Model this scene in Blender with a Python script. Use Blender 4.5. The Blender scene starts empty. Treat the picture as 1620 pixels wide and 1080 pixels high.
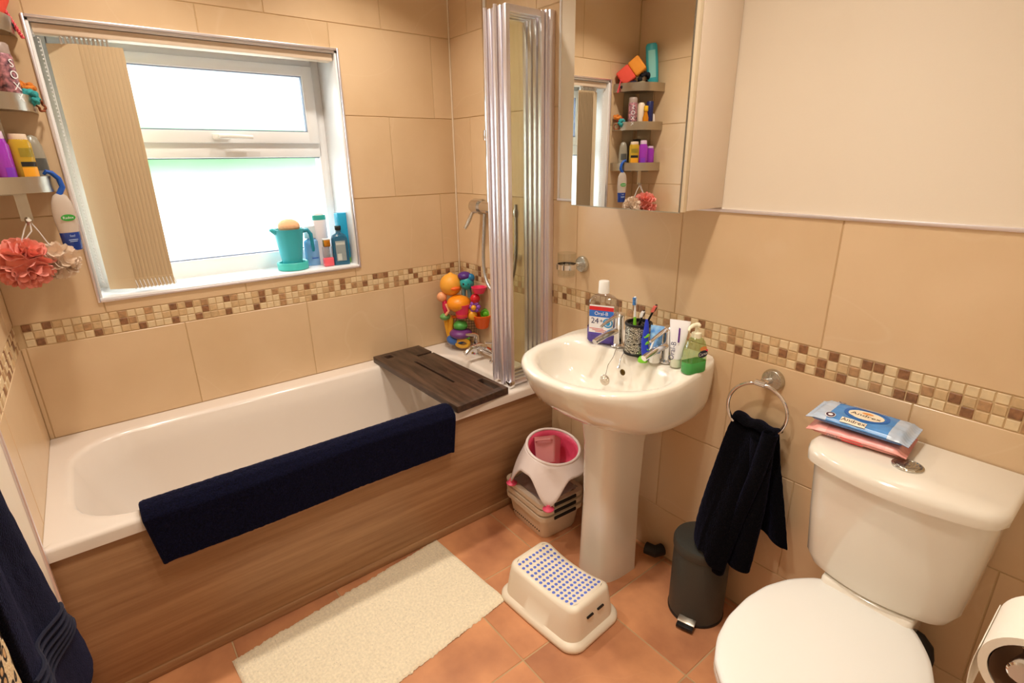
import bpy, bmesh, math, random
from mathutils import Vector, Matrix, noise
R = random.Random(7)
pi, sin, cos = math.pi, math.sin, math.cos
SC = bpy.context.scene
COL = SC.collection

# ---------------------------------------------------------------- camera, sky, exposure
cd = bpy.data.cameras.new('camera')
cam = bpy.data.objects.new('camera', cd)
COL.objects.link(cam)
SC.camera = cam
r_ = Vector((0.78499382, -0.61933273, -0.01454915))
u_ = Vector((0.21054965, 0.24463377, 0.94647935))
f_ = Vector((0.58262643, 0.74604376, -0.32243628))
cam.matrix_world = Matrix(((r_.x, u_.x, -f_.x, -1.44757958), (r_.y, u_.y, -f_.y, -2.27561976),
                           (r_.z, u_.z, -f_.z, 1.42021173), (0, 0, 0, 1)))
cd.sensor_width = 36
cd.lens = 842.2804555 / 1620 * 36
cd.clip_start = .01

w = bpy.data.worlds.new('sky')
SC.world = w
w.use_nodes = True
bg = w.node_tree.nodes['Background']
bg.inputs[0].default_value = (.87, .95, 1.0, 1)
bg.inputs[1].default_value = 7.6

SC.view_settings.view_transform = 'Standard'
SC.view_settings.look = 'None'
SC.view_settings.gamma = 1
SC.view_settings.use_curve_mapping = False
SC.view_settings.exposure = 0.0
LAMP_W = 5.6
LAMP_C = (1.0, .91, .80)
LAMPS = [(-.55, -.44), (-1.22, -.46), (-.62, -1.70), (-1.15, -1.62)]


# ---------------------------------------------------------------- helpers
def lin(c):
    return tuple(((x / 255) / 12.92 if x / 255 <= .04045 else ((x / 255 + .055) / 1.055) ** 2.4) for x in c)


def mat(name, col, rough=.5, metal=0, var=0, scale=8, bump=0, bscale=60, coat=0, trans=0, ior=1.45, sheen=0,
        col2=None, alpha=1, sss=0, rnd=0, stretch=None, emit=None, strength=0, detail=4):
    m = bpy.data.materials.new(name)
    m.use_nodes = True
    nt = m.node_tree
    b = nt.nodes['Principled BSDF']
    b.inputs['Base Color'].default_value = (*lin(col), 1)
    b.inputs['Roughness'].default_value = rough
    b.inputs['Metallic'].default_value = metal
    b.inputs['Coat Weight'].default_value = coat
    b.inputs['Coat Roughness'].default_value = .05
    b.inputs['Transmission Weight'].default_value = trans
    b.inputs['IOR'].default_value = ior
    b.inputs['Sheen Weight'].default_value = sheen
    b.inputs['Alpha'].default_value = alpha
    if emit:
        b.inputs['Emission Color'].default_value = (*lin(emit), 1)
        b.inputs['Emission Strength'].default_value = strength
    tc = nt.nodes.new('ShaderNodeTexCoord')
    mp = nt.nodes.new('ShaderNodeMapping')
    nt.links.new(tc.outputs['Object'], mp.inputs['Vector'])
    if stretch:
        mp.inputs['Scale'].default_value = stretch
    oi = nt.nodes.new('ShaderNodeObjectInfo')
    if rnd:
        mu = nt.nodes.new('ShaderNodeVectorMath')
        mu.operation = 'SCALE'
        mu.inputs[0].default_value = (37, 23, 11)
        nt.links.new(oi.outputs['Random'], mu.inputs['Scale'])
        nt.links.new(mu.outputs[0], mp.inputs['Location'])
    if var or col2:
        n = nt.nodes.new('ShaderNodeTexNoise')
        n.inputs['Scale'].default_value = scale
        n.inputs['Detail'].default_value = detail
        nt.links.new(mp.outputs[0], n.inputs['Vector'])
        rp = nt.nodes.new('ShaderNodeValToRGB')
        rp.color_ramp.elements[0].position = .32
        rp.color_ramp.elements[1].position = .68
        c2 = col2 or tuple(min(255, max(0, x * (1 - var))) for x in col)
        rp.color_ramp.elements[0].color = (*lin(c2), 1)
        rp.color_ramp.elements[1].color = (*lin(col), 1)
        nt.links.new(n.outputs[0], rp.inputs[0])
        out = rp.outputs[0]
        if rnd:
            hs = nt.nodes.new('ShaderNodeHueSaturation')
            mr = nt.nodes.new('ShaderNodeMapRange')
            mr.inputs['To Min'].default_value = 1 - rnd
            mr.inputs['To Max'].default_value = 1 + rnd
            nt.links.new(oi.outputs['Random'], mr.inputs['Value'])
            nt.links.new(mr.outputs[0], hs.inputs['Value'])
            nt.links.new(out, hs.inputs['Color'])
            out = hs.outputs[0]
        nt.links.new(out, b.inputs['Base Color'])
    if bump:
        n2 = nt.nodes.new('ShaderNodeTexNoise')
        n2.inputs['Scale'].default_value = bscale
        n2.inputs['Detail'].default_value = 5
        nt.links.new(mp.outputs[0], n2.inputs['Vector'])
        bp = nt.nodes.new('ShaderNodeBump')
        bp.inputs['Strength'].default_value = bump
        bp.inputs['Distance'].default_value = .004
        nt.links.new(n2.outputs[0], bp.inputs['Height'])
        nt.links.new(bp.outputs[0], b.inputs['Normal'])
    return m


class G:
    def __init__(s):
        s.v, s.f, s.m = [], [], []
        s.cur = 0

    def add(s, vs, fs):
        o = len(s.v)
        s.v += [tuple(p) for p in vs]
        s.f += [tuple(i + o for i in f) for f in fs]
        s.m += [s.cur] * len(fs)
        return s

    def box(s, x0, x1, y0, y1, z0, z1):
        return s.add([(x, y, z) for z in (z0, z1) for y in (y0, y1) for x in (x0, x1)],
                     [(0, 2, 3, 1), (4, 5, 7, 6), (0, 1, 5, 4), (2, 6, 7, 3), (0, 4, 6, 2), (1, 3, 7, 5)])

    def loft(s, rings, cap0=True, cap1=True, close=True):
        n = len(rings[0])
        fs = []
        for k in range(len(rings) - 1):
            for i in range(n if close else n - 1):
                j = (i + 1) % n
                fs.append((k * n + i, k * n + j, (k + 1) * n + j, (k + 1) * n + i))
        if cap0:
            fs.append(tuple(range(n - 1, -1, -1)))
        if cap1:
            fs.append(tuple((len(rings) - 1) * n + i for i in range(n)))
        return s.add([p for r in rings for p in r], fs)

    def lathe(s, prof, c=(0, 0, 0), n=32, sx=1, sy=1, cap0=True, cap1=True, axis='z'):
        rings = []
        for r, z in prof:
            ring = []
            for i in range(n):
                a = 2 * pi * i / n
                p = (r * cos(a) * sx, r * sin(a) * sy, z)
                if axis == 'x':
                    p = (p[2], p[0], p[1])
                elif axis == 'y':
                    p = (p[1], p[2], p[0])
                ring.append((p[0] + c[0], p[1] + c[1], p[2] + c[2]))
            rings.append(ring)
        return s.loft(rings, cap0, cap1)

    def tube(s, path, r, n=10, closed=False):
        P_ = [Vector(p) for p in path]
        N = len(P_)
        rings = []
        prev = None
        for i, p in enumerate(P_):
            if closed:
                t = P_[(i + 1) % N] - P_[i - 1]
            else:
                t = P_[min(i + 1, N - 1)] - P_[max(i - 1, 0)]
            t.normalize()
            if prev is None:
                a = Vector((0, 0, 1)) if abs(t.z) < .9 else Vector((1, 0, 0))
                nx = t.cross(a).normalized()
            else:
                nx = (prev - t * prev.dot(t)).normalized()
            prev = nx
            ny = t.cross(nx)
            rr_ = r[i] if isinstance(r, (list, tuple)) else r
            rings.append([tuple(p + (nx * cos(2 * pi * k / n) + ny * sin(2 * pi * k / n)) * rr_) for k in range(n)])
        if closed:
            rings.append(rings[0])
        return s.loft(rings, not closed, not closed)

    def ball(s, c, r, n=20, m=12):
        if not isinstance(r, (tuple, list)):
            r = (r, r, r)
        rings = []
        for j in range(m + 1):
            t = pi * j / m
            q = max(sin(t), .002)
            rings.append([(c[0] + r[0] * q * cos(2 * pi * i / n), c[1] + r[1] * q * sin(2 * pi * i / n), c[2] - r[2] * cos(t)) for i in range(n)])
        return s.loft(rings)

    def text(s, t, size, o, rt, up, lift=.0006, squash=1):
        cu = bpy.data.curves.new('t', 'FONT')
        cu.body = t
        cu.size = size
        cu.align_x = 'CENTER'
        cu.align_y = 'CENTER'
        cu.resolution_u = 3
        ob = bpy.data.objects.new('t', cu)
        COL.objects.link(ob)
        me = bpy.data.meshes.new_from_object(ob)
        rt, up, o = Vector(rt).normalized(), Vector(up).normalized(), Vector(o)
        n = rt.cross(up)
        s.add([o + rt * v.co.x * squash + up * v.co.y + n * lift for v in me.vertices], [tuple(p.vertices) for p in me.polygons])
        bpy.data.objects.remove(ob)
        bpy.data.curves.remove(cu)
        bpy.data.meshes.remove(me)
        return s

    def oval(s, o, rt, up, a, b, lift=.0004, n=24, inner=0):
        rt, up, o = Vector(rt).normalized(), Vector(up).normalized(), Vector(o)
        nn = rt.cross(up)
        ring = [o + rt * a * cos(2 * pi * i / n) + up * b * sin(2 * pi * i / n) + nn * lift for i in range(n)]
        if inner:
            r2 = [o + rt * a * inner * cos(2 * pi * i / n) + up * b * inner * sin(2 * pi * i / n) + nn * lift for i in range(n)]
            return s.loft([ring, r2], False, False)
        return s.add(ring, [tuple(range(n))])

    def quad(s, o, rt, up, a, b, lift=.0003):
        rt, up, o = Vector(rt).normalized(), Vector(up).normalized(), Vector(o)
        nn = rt.cross(up) * lift
        return s.add([o - rt * a - up * b + nn, o + rt * a - up * b + nn, o + rt * a + up * b + nn, o - rt * a + up * b + nn], [(0, 1, 2, 3)])

    def grid(s, nu, nv, fn, closed=False):
        vs = [tuple(fn(i / (nu - 1), j / (nv - 1))) for j in range(nv) for i in range(nu)]
        fs = [(j * nu + i, j * nu + i + 1, (j + 1) * nu + i + 1, (j + 1) * nu + i) for j in range(nv - 1) for i in range(nu - 1)]
        return s.add(vs, fs)


XF = {}


def T(name, label, cat, loc, rz=0, group=None, kind=None):
    o = bpy.data.objects.new(name, None)
    o.empty_display_size = .05
    COL.objects.link(o)
    o.location = loc
    o.rotation_euler = (0, 0, rz)
    if label:
        o['label'] = label
    if cat:
        o['category'] = cat
    if group:
        o['group'] = group
    if kind:
        o['kind'] = kind
    XF[o.name] = (Vector(loc), rz)
    return o


def P(name, g, mats, parent=None, smooth=40, bev=0, seg=2, local=False, label=None, sub=0, solid=0, kind=None, fix=False):
    me = bpy.data.meshes.new(name)
    vs = g.v
    if parent is not None and not local and parent.name in XF:
        L, rz = XF[parent.name]
        Mi = Matrix.Rotation(-rz, 3, 'Z')
        vs = [tuple(Mi @ (Vector(v) - L)) for v in g.v]
    me.from_pydata(vs, [], g.f)
    if not isinstance(mats, (list, tuple)):
        mats = [mats]
    for m in mats:
        me.materials.append(m)
    for p, mi in zip(me.polygons, g.m):
        p.material_index = mi
    bm = bmesh.new()
    bm.from_mesh(me)
    if fix or bev:
        bmesh.ops.recalc_face_normals(bm, faces=bm.faces)
    if bev:
        ed = [e for e in bm.edges if len(e.link_faces) == 2 and e.calc_face_angle(0) > .6]
        bmesh.ops.bevel(bm, geom=ed, offset=bev, segments=seg, affect='EDGES', profile=.5, clamp_overlap=True)
    bm.to_mesh(me)
    bm.free()
    if smooth:
        for p in me.polygons:
            p.use_smooth = True
        me.set_sharp_from_angle(angle=math.radians(smooth))
    o = bpy.data.objects.new(name, me)
    COL.objects.link(o)
    if parent is not None:
        o.parent = parent
        if parent.name in XF:
            XF[o.name] = XF[parent.name]
    if label:
        o['label'] = label
    if kind:
        o['kind'] = kind
    if solid:
        md = o.modifiers.new('s', 'SOLIDIFY')
        md.thickness = solid
        md.offset = 0
    if sub:
        md = o.modifiers.new('u', 'SUBSURF')
        md.levels = md.render_levels = sub
    return o


def one(name, label, cat, g, mats, group=None, **k):
    """a thing that is a single mesh: origin at its base"""
    zs = min(v[2] for v in g.v)
    cx = sum(v[0] for v in g.v) / len(g.v)
    cy = sum(v[1] for v in g.v) / len(g.v)
    L = Vector((cx, cy, zs))
    g.v = [tuple(Vector(v) - L) for v in g.v]
    o = P(name, g, mats, None, **k)
    o.location = L
    o['label'] = label
    o['category'] = cat
    if group:
        o['group'] = group
    XF[o.name] = (L, 0)
    return o


def rr(x0, x1, y0, y1, r, z, n=7):
    pts = []
    for cx, cy, a0 in ((x1 - r, y1 - r, 0), (x0 + r, y1 - r, 90), (x0 + r, y0 + r, 180), (x1 - r, y0 + r, 270)):
        for k in range(n):
            a = math.radians(a0 + 90 * k / (n - 1))
            pts.append((cx + r * cos(a), cy + r * sin(a), z))
    return pts


def lerp(tab, x):
    if x <= tab[0][0]:
        return tab[0][1]
    for (a, b), (c, d) in zip(tab, tab[1:]):
        if x <= c:
            return b + (d - b) * (x - a) / (c - a)
    return tab[-1][1]


def struct(name, g, m, **k):
    o = P(name, g, m, None, **k)
    o['kind'] = 'structure'
    return o


# ---------------------------------------------------------------- materials
def tile_mat(name, base, dark, vein, rnd=.04, scale=3.0):
    m = mat(name, base, .28, col2=dark, scale=scale, rnd=rnd, detail=6)
    nt = m.node_tree
    b = nt.nodes['Principled BSDF']
    src = b.inputs['Base Color'].links[0].from_socket
    mp = [n for n in nt.nodes if n.type == 'MAPPING'][0]
    # thin pale veins
    vo = nt.nodes.new('ShaderNodeTexNoise')
    vo.inputs['Scale'].default_value = 1.5
    vo.inputs['Detail'].default_value = 2
    vo.inputs['Distortion'].default_value = .25
    nt.links.new(mp.outputs[0], vo.inputs['Vector'])
    sb = nt.nodes.new('ShaderNodeMath'); sb.operation = 'SUBTRACT'; sb.inputs[1].default_value = .5
    ab = nt.nodes.new('ShaderNodeMath'); ab.operation = 'ABSOLUTE'
    rp = nt.nodes.new('ShaderNodeValToRGB')
    rp.color_ramp.elements[0].position = 0
    rp.color_ramp.elements[0].color = (.12, .12, .12, 1)
    rp.color_ramp.elements[1].position = .004
    rp.color_ramp.elements[1].color = (0, 0, 0, 1)
    nt.links.new(vo.outputs[0], sb.inputs[0]); nt.links.new(sb.outputs[0], ab.inputs[0]); nt.links.new(ab.outputs[0], rp.inputs[0])
    mx = nt.nodes.new('ShaderNodeMix'); mx.data_type = 'RGBA'
    nt.links.new(rp.outputs[0], mx.inputs[0])
    nt.links.new(src, mx.inputs[6])
    mx.inputs[7].default_value = (*lin(vein), 1)
    nt.links.new(mx.outputs[2], b.inputs['Base Color'])
    return m


M_tile = tile_mat('beige marble tile', (226, 196, 158), (216, 184, 144), (242, 222, 194), .018)
M_grout = mat('pale grout', (206, 176, 134), .9, bump=.1)
M_floor = tile_mat('terracotta tile', (226, 160, 112), (166, 108, 76), (222, 168, 124), .06, 4.0)
M_floor.node_tree.nodes['Principled BSDF'].inputs['Roughness'].default_value = .38
M_fgrout = mat('floor grout', (190, 160, 120), .9, bump=.1)
MOS = [mat('mosaic cream', (232, 206, 164), .45, var=.06, scale=60, bump=.2, rnd=.03),
       mat('mosaic sand', (218, 184, 138), .45, var=.1, scale=60, bump=.2, rnd=.05),
       mat('mosaic tan', (196, 152, 108), .45, var=.16, scale=80, bump=.3, rnd=.06),
       mat('mosaic brown', (160, 112, 76), .45, var=.25, scale=90, bump=.3, rnd=.1)]
M_paint = mat('cream wall paint', (238, 224, 204), .75, bump=.05, bscale=200)
M_ceil = mat('ceiling paint', (240, 234, 222), .85)
M_white = mat('white plastic', (238, 236, 230), .3)
M_pvc = mat('white pvc', (240, 240, 240), .25)
M_ceram = mat('white ceramic', (236, 228, 214), .12, coat=.6)
M_acryl = mat('white acrylic bath', (228, 216, 204), .22, coat=.3)
M_chrome = mat('chrome', (225, 225, 228), .08, 1)
M_steel = mat('brushed steel', (190, 182, 168), .3, 1, bump=.05, bscale=200)
M_alu = mat('polished aluminium', (240, 236, 244), .34, .9)
M_mirror = mat('mirror glass', (238, 238, 236), .0, 1)
M_glass = mat('clear glass', (255, 255, 255), .0, trans=1, ior=1.45)
M_dark = mat('dark rubber', (28, 26, 26), .6)
M_black = mat('black plastic', (16, 16, 18), .4)


def glass_pane(name, col, rough, gloss=.05):
    m = bpy.data.materials.new(name)
    m.use_nodes = True
    nt = m.node_tree
    nt.nodes.remove(nt.nodes['Principled BSDF'])
    out = [n for n in nt.nodes if n.type == 'OUTPUT_MATERIAL'][0]
    gl = nt.nodes.new('ShaderNodeBsdfGlossy'); gl.inputs['Roughness'].default_value = .02
    if rough:
        tr = nt.nodes.new('ShaderNodeBsdfRefraction'); tr.inputs['Roughness'].default_value = rough; tr.inputs['IOR'].default_value = 1.35
    else:
        tr = nt.nodes.new('ShaderNodeBsdfTransparent')
    tr.inputs['Color'].default_value = (*col, 1)
    mx = nt.nodes.new('ShaderNodeMixShader')
    mx.inputs[0].default_value = gloss; nt.links.new(tr.outputs[0], mx.inputs[1]); nt.links.new(gl.outputs[0], mx.inputs[2])
    nt.links.new(mx.outputs[0], out.inputs[0])
    return m


M_frost = glass_pane('frosted window glass', (.97, 1, .99), .32)
M_screen = glass_pane('shower screen glass', (.982, .99, .958), 0)


def wood(name, c1, c2, sc=(1.5, 30, 30), rough=.45, scale=3, bump=.15):
    m = mat(name, c1, rough, col2=c2, scale=scale, stretch=sc, detail=8, bump=bump, bscale=scale * 2)
    return m


M_panel = wood('brown wood laminate', (172, 132, 94), (148, 108, 74), (1.2, 26, 26), .42, 2.5)
M_board = wood('dark stained wood', (84, 62, 48), (42, 30, 24), (14, 1.5, 14), .38, 4)
# scratched highlights in the board
def towel(name, c, rough=.95):
    m = mat(name, c, rough, var=.55, scale=220, bump=1.0, bscale=320, sheen=.16)
    b = m.node_tree.nodes['Principled BSDF']
    b.inputs['Sheen Tint'].default_value = (.20, .22, .55, 1)  # blue sheen tint paints the bluish window light onto the towel edges
    b.inputs['Sheen Roughness'].default_value = .35
    b.inputs['Specular IOR Level'].default_value = .1
    return m
M_navy = towel('navy terry', (17, 18, 44))
M_navy2 = towel('dark navy terry', (13, 14, 26))
M_blackt = towel('midnight terry', (10, 10, 15))

# ---------------------------------------------------------------- structure
LX, FY, CH = -1.70, -2.36, 2.32     # left wall, front wall, ceiling
Z = [0, .1981, .5299, .8613, .9387, 1.272, 1.6033, 1.9345, 2.266, 2.32]
g = G().box(LX - .1, .1, FY - .1, .1, -.06, -.0018)
floor = struct('floor', g, M_fgrout)
g = G().box(LX - .1, .1, FY - .1, .1, CH, CH + .06)
struct('ceiling', g, M_ceil)
d0 = .0022
OX0, OX1, OZ0, OZ1 = -1.462, -.528, .985, 1.838
g = G()
g.box(LX - .1, OX0, d0, .3, -.05, CH); g.box(OX1, .1, d0, .3, -.05, CH)
g.box(OX0, OX1, d0, .3, -.05, OZ0 - .006); g.box(OX0, OX1, d0, .3, OZ1 + .006, CH)
wall_back = struct('wall_back', g, M_grout)
g = G().box(d0, .1, FY - .1, d0, -.05, CH)
wall_right = struct('wall_right', g, M_grout)
g = G().box(LX - .1, LX - d0, FY - .1, d0, -.05, CH)
wall_left = struct('wall_left', g, M_grout)
g = G().box(LX - .1, .1, FY - .1, FY, -.05, CH)
wall_front = struct('wall_front', g, M_paint)
# painted plaster parts
g = G().box(.0005, d0, FY, -.727, 1.272, CH)
P('plaster', g, M_paint, wall_right)
g = G().box(LX - d0, LX - .0005, FY, -.727, 0, CH)
P('plaster', g, M_paint, wall_left)

# generic tile meshes -------------------------------------------------
TM = {}


def tilemesh(w_, h_, d, b, m, orient):
    k = (round(w_, 4), round(h_, 4), m.name, orient, d)
    if k in TM:
        return TM[k]
    a, c = w_ / 2, h_ / 2
    rings = [[(-a, -c, -d), (a, -c, -d), (a, c, -d), (-a, c, -d)], [(-a, -c, -b), (a, -c, -b), (a, c, -b), (-a, c, -b)],
             [(-a + b, -c + b, 0), (a - b, -c + b, 0), (a - b, c - b, 0), (-a + b, c - b, 0)]]
    gg = G().loft(rings, False, True)
    if orient == 'y':      # face towards -y : u=x, v=z, n=-y
        f = lambda p: (p[0], -p[2], p[1])
    elif orient == 'x':    # face towards -x : u=-y, v=z
        f = lambda p: (-p[2], -p[0], p[1])
    elif orient == 'X':    # face towards +x (left wall): u=y
        f = lambda p: (p[2], p[0], p[1])
    else:
        f = lambda p: p
    me = bpy.data.meshes.new('tile')
    me.from_pydata([f(p) for p in gg.v], [], gg.f)
    me.materials.append(m)
    TM[k] = me
    return me


def put(name, me, loc, parent):
    o = bpy.data.objects.new(name, me)
    o.location = loc
    o.parent = parent
    COL.objects.link(o)
    return o


J = .0016  # half joint


def wall_tile(u0, u1, z0, z1, orient, parent, off):
    if u1 - u0 < .012 or z1 - z0 < .012:
        return
    me = tilemesh(u1 - u0 - 2 * J, z1 - z0 - 2 * J, .007, .0012, M_tile, orient)
    um, zm = (u0 + u1) / 2, (z0 + z1) / 2
    jit = R.uniform(-.0004, .0002)
    loc = (um, off + jit, zm) if orient == 'y' else (off + (jit if orient == 'x' else -jit), um, zm)
    put('tile', me, loc, parent)


def spans(lo, hi, first, step):
    a = first
    while a > lo:
        a -= step
    xs = [lo]
    while a < hi:
        if a > lo + .004:
            xs.append(a)
        a += step
    xs.append(hi)
    return list(zip(xs, xs[1:]))


W_ = .4545
rows = [(0, 1), (1, 2), (2, 3), (4, 5), (5, 6), (6, 7), (7, 8), (8, 9)]
back_j = {2: -.323, 1: -.098, 0: -.323, 4: -.547, 5: -.323, 6: -.098, 7: -.329, 8: -.098}
right_j = {0: -1.505, 1: -1.733, 2: -1.505, 4: -1.285, 5: -1.05, 6: -1.285, 7: -1.05, 8: -1.285}
for a, b in rows:
    for (x0, x1) in spans(LX, 0, back_j[a], W_):
        z0, z1 = Z[a], Z[b]
        if z1 <= .5:
            continue
        # clip against the window opening
        if x1 <= OX0 + .001 or x0 >= OX1 - .001 or z1 <= OZ0 or z0 >= OZ1:
            wall_tile(x0, x1, z0, z1, 'y', wall_back, 0)
        else:
            parts = []
            if x0 < OX0:
                parts.append((x0, OX0, z0, z1))
            if x1 > OX1:
                parts.append((OX1, x1, z0, z1))
            xa, xb = max(x0, OX0), min(x1, OX1)
            if z0 < OZ0:
                parts.append((xa, xb, z0, OZ0))
            if z1 > OZ1:
                parts.append((xa, xb, OZ1, z1))
            if len(parts) == 1:
                q = parts[0]
                wall_tile(q[0], q[1], q[2], q[3], 'y', wall_back, 0)
            elif parts:
                g = G()
                for q in parts:
                    sx = lambda v: v - J if abs(v - x1) < 1e-6 else (v + J if abs(v - x0) < 1e-6 else v)
                    sz = lambda v: v - J if abs(v - z1) < 1e-6 else (v + J if abs(v - z0) < 1e-6 else v)
                    g.box(sx(q[0]), sx(q[1]), 0, .007, sz(q[2]), sz(q[3]))
                o = P('tile', g, M_tile, wall_back, smooth=0)
for a, b in rows:
    lo = -.727 if Z[a] >= 1.27 else FY
    for (y0, y1) in spans(lo, 0, right_j[a], W_):
        wall_tile(y0, y1, Z[a], Z[b], 'x', wall_right, 0)
    for (y0, y1) in spans(-.722, 0, -.36 if a % 2 else -.13, W_):
        if Z[b] > .5:
            wall_tile(y0, y1, Z[a], Z[b], 'X', wall_left, LX)
mp_ = .0258
def mosaic(n, start, orient, parent, off):
    last = [0, 0, 0]
    for i in range(n):
        for k in range(3):
            z = Z[3] + mp_ * (k + .5)
            q = R.random()
            c = 0 if q < .40 else 1 if q < .62 else 2 if q < .80 else 3
            if c > 1 and last[k] > 1 and R.random() < .6:
                c = R.choice((0, 0, 1))
            last[k] = c
            if c > 1 and k and R.random() < .4 and last[k - 1] > 1:
                c = 0
                last[k] = 0
            me = tilemesh(mp_ - .003, mp_ - .003, .006, .0013, MOS[c], orient)
            u = start - mp_ * (i + .5)
            jit = R.uniform(-.0005, .0003)
            put('mosaic_tile', me, (u, off + jit, z) if orient == 'y' else (off + (jit if orient == 'x' else -jit), u, z), parent)


mosaic(65, -.006, 'y', wall_back, .0)
mosaic(91, -.006, 'x', wall_right, .0)
mosaic(27, -.004, 'X', wall_left, LX)
# floor tiles
fp = .3353
for i in range(-6, 1):
    for j in range(-8, 1):
        x0, x1 = max(LX, -.0205 + fp * i), min(0, -.0205 + fp * (i + 1))
        y0, y1 = max(FY, -.332 + fp * j), min(0, -.332 + fp * (j + 1))
        if x1 - x0 < .01 or y1 - y0 < .01 or y0 > -.4:
            continue
        me = tilemesh(x1 - x0 - .004, y1 - y0 - .004, .007, .0014, M_floor, 'z')
        put('tile', me, ((x0 + x1) / 2, (y0 + y1) / 2, R.uniform(-.0004, 0)), floor)

# trims ---------------------------------------------------------------
def trim(n, g, m, **k):
    o = struct('trim_%d' % n, g, m, **k)
    return o


g = G().box(-.006, .002, FY, -.722, 1.270, 1.279)
trim(1, g, M_alu, bev=.002)
g = G().box(-.004, .002, -.731, -.722, 1.270, CH)
trim(2, g, M_pvc, bev=.0015)
g = G().box(LX - .002, LX + .006, -.731, -.720, 0, CH)
trim(3, g, M_alu, bev=.002)
g = G().box(-.007, 0, -.007, 0, .53, CH)
trim(4, g, mat('corner sealant', (240, 222, 196), .5), bev=.003)
g = G()
t_ = .008
g.box(OX0 - t_, OX0, -.006, .004, OZ0 - t_, OZ1 + t_); g.box(OX1, OX1 + t_, -.006, .004, OZ0 - t_, OZ1 + t_)
g.box(OX0, OX1, -.006, .004, OZ1, OZ1 + t_); g.box(OX0, OX1, -.006, .004, OZ0 - t_, OZ0)
trim(5, g, M_alu, bev=.002)

# window --------------------------------------------------------------
win = bpy.data.objects.new('window_1', None)
COL.objects.link(win)
win['kind'] = 'structure'
g = G()
g.box(OX0, OX0 + .008, 0.004, .205, OZ0, OZ1); g.box(OX1 - .008, OX1, 0.004, .205, OZ0, OZ1)
g.box(OX0, OX1, .004, .205, OZ1 - .008, OZ1)
P('reveal_lining', g, M_pvc, win, bev=.001)
g = G().box(OX0, OX1, -.002, .205, OZ0 - .004, OZ0 + .006)
P('sill_board', g, M_pvc, win, bev=.002)
yf = .2
g = G()
FX0, FX1 = OX0 + .004, OX1 - .004
g.box(FX0, FX0 + .04, yf, yf + .07, OZ0, OZ1); g.box(FX1 - .04, FX1, yf, yf + .07, OZ0, OZ1)
g.box(FX0 + .03, FX1 - .03, yf, yf + .07, 1.797, OZ1)
g.box(FX0 + .03, FX1 - .03, yf, yf + .07, 1.445, 1.506)
g.box(FX0 + .03, FX1 - .03, yf, yf + .07, OZ0, 1.056)
P('window_frame', g, M_pvc, win, bev=.004)
g = G()
SX0, SX1 = -1.42, -.571
g.box(SX0, SX0 + .046, yf - .018, yf + .05, 1.500, 1.800); g.box(SX1 - .046, SX1, yf - .018, yf + .05, 1.500, 1.800)
g.box(SX0 + .04, SX1 - .04, yf - .018, yf + .05, 1.761, 1.800); g.box(SX0 + .04, SX1 - .04, yf - .018, yf + .05, 1.500, 1.546)
sash = P('sash', g, M_pvc, win, bev=.005)
g = G()
for (x0, x1, z0, z1, yy) in ((SX0 + .044, SX1 - .044, 1.546, 1.762, yf - .012), (FX0 + .028, FX1 - .030, 1.056, 1.445, yf + .012)):
    b_ = .004
    g.box(x0, x0 + b_, yy, yy + .02, z0, z1); g.box(x1 - b_, x1, yy, yy + .02, z0, z1)
    g.box(x0, x1, yy, yy + .02, z0, z0 + b_); g.box(x0, x1, yy, yy + .02, z1 - b_, z1)
P('glazing_bead', g, mat('grey glazing gasket', (120, 126, 150), .5), win)
P('pane', G().box(SX0 + .044, SX1 - .044, yf + .012, yf + .016, 1.544, 1.764), M_frost, win, label='upper frosted glass pane')
P('pane', G().box(FX0 + .028, FX1 - .030, yf + .034, yf + .038, 1.054, 1.447), M_frost, win, label='lower frosted glass pane')
g = G().box(-.99, -.93, yf - .032, yf - .018, 1.512, 1.534)
hd = P('window_handle', g, M_white, win, bev=.004)
g = G()
g.tube([(-.965, yf - .03, 1.523), (-.965, yf - .045, 1.524), (-.945, yf - .052, 1.524), (-.85, yf - .050, 1.521)], [.008, .009, .009, .007], 10)
P('lever', g, M_white, hd)

# outside: a hedge and paving seen through the frosted glass
g = G().box(-8, 8, .5, 14, -.4, -.35)
o = struct('ground', g, mat('pale paving', (240, 240, 236), .8))
one('garden_wall', 'low white garden wall blurred behind the frosted window', 'wall', G().box(-7, 6, 5.6, 5.8, -.35, 1.12), mat('white render', (245, 245, 242), .9))
g = G()
for i in range(84):
    g.ball((-5.0 + 9.6 * (i % 28) / 27 + R.uniform(-.1, .1), 6.5 + R.uniform(-.3, .5), (.6, 1.25, 1.72)[i // 28] + R.uniform(-.1, .1)), (R.uniform(.35, .5), .4, R.uniform(.35, .5)), 12, 8)
one('hedge', 'pale green hedge blurred behind the frosted window', 'hedge', g, mat('hedge leaf', (106, 174, 104), .8, var=.3, scale=9))

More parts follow.
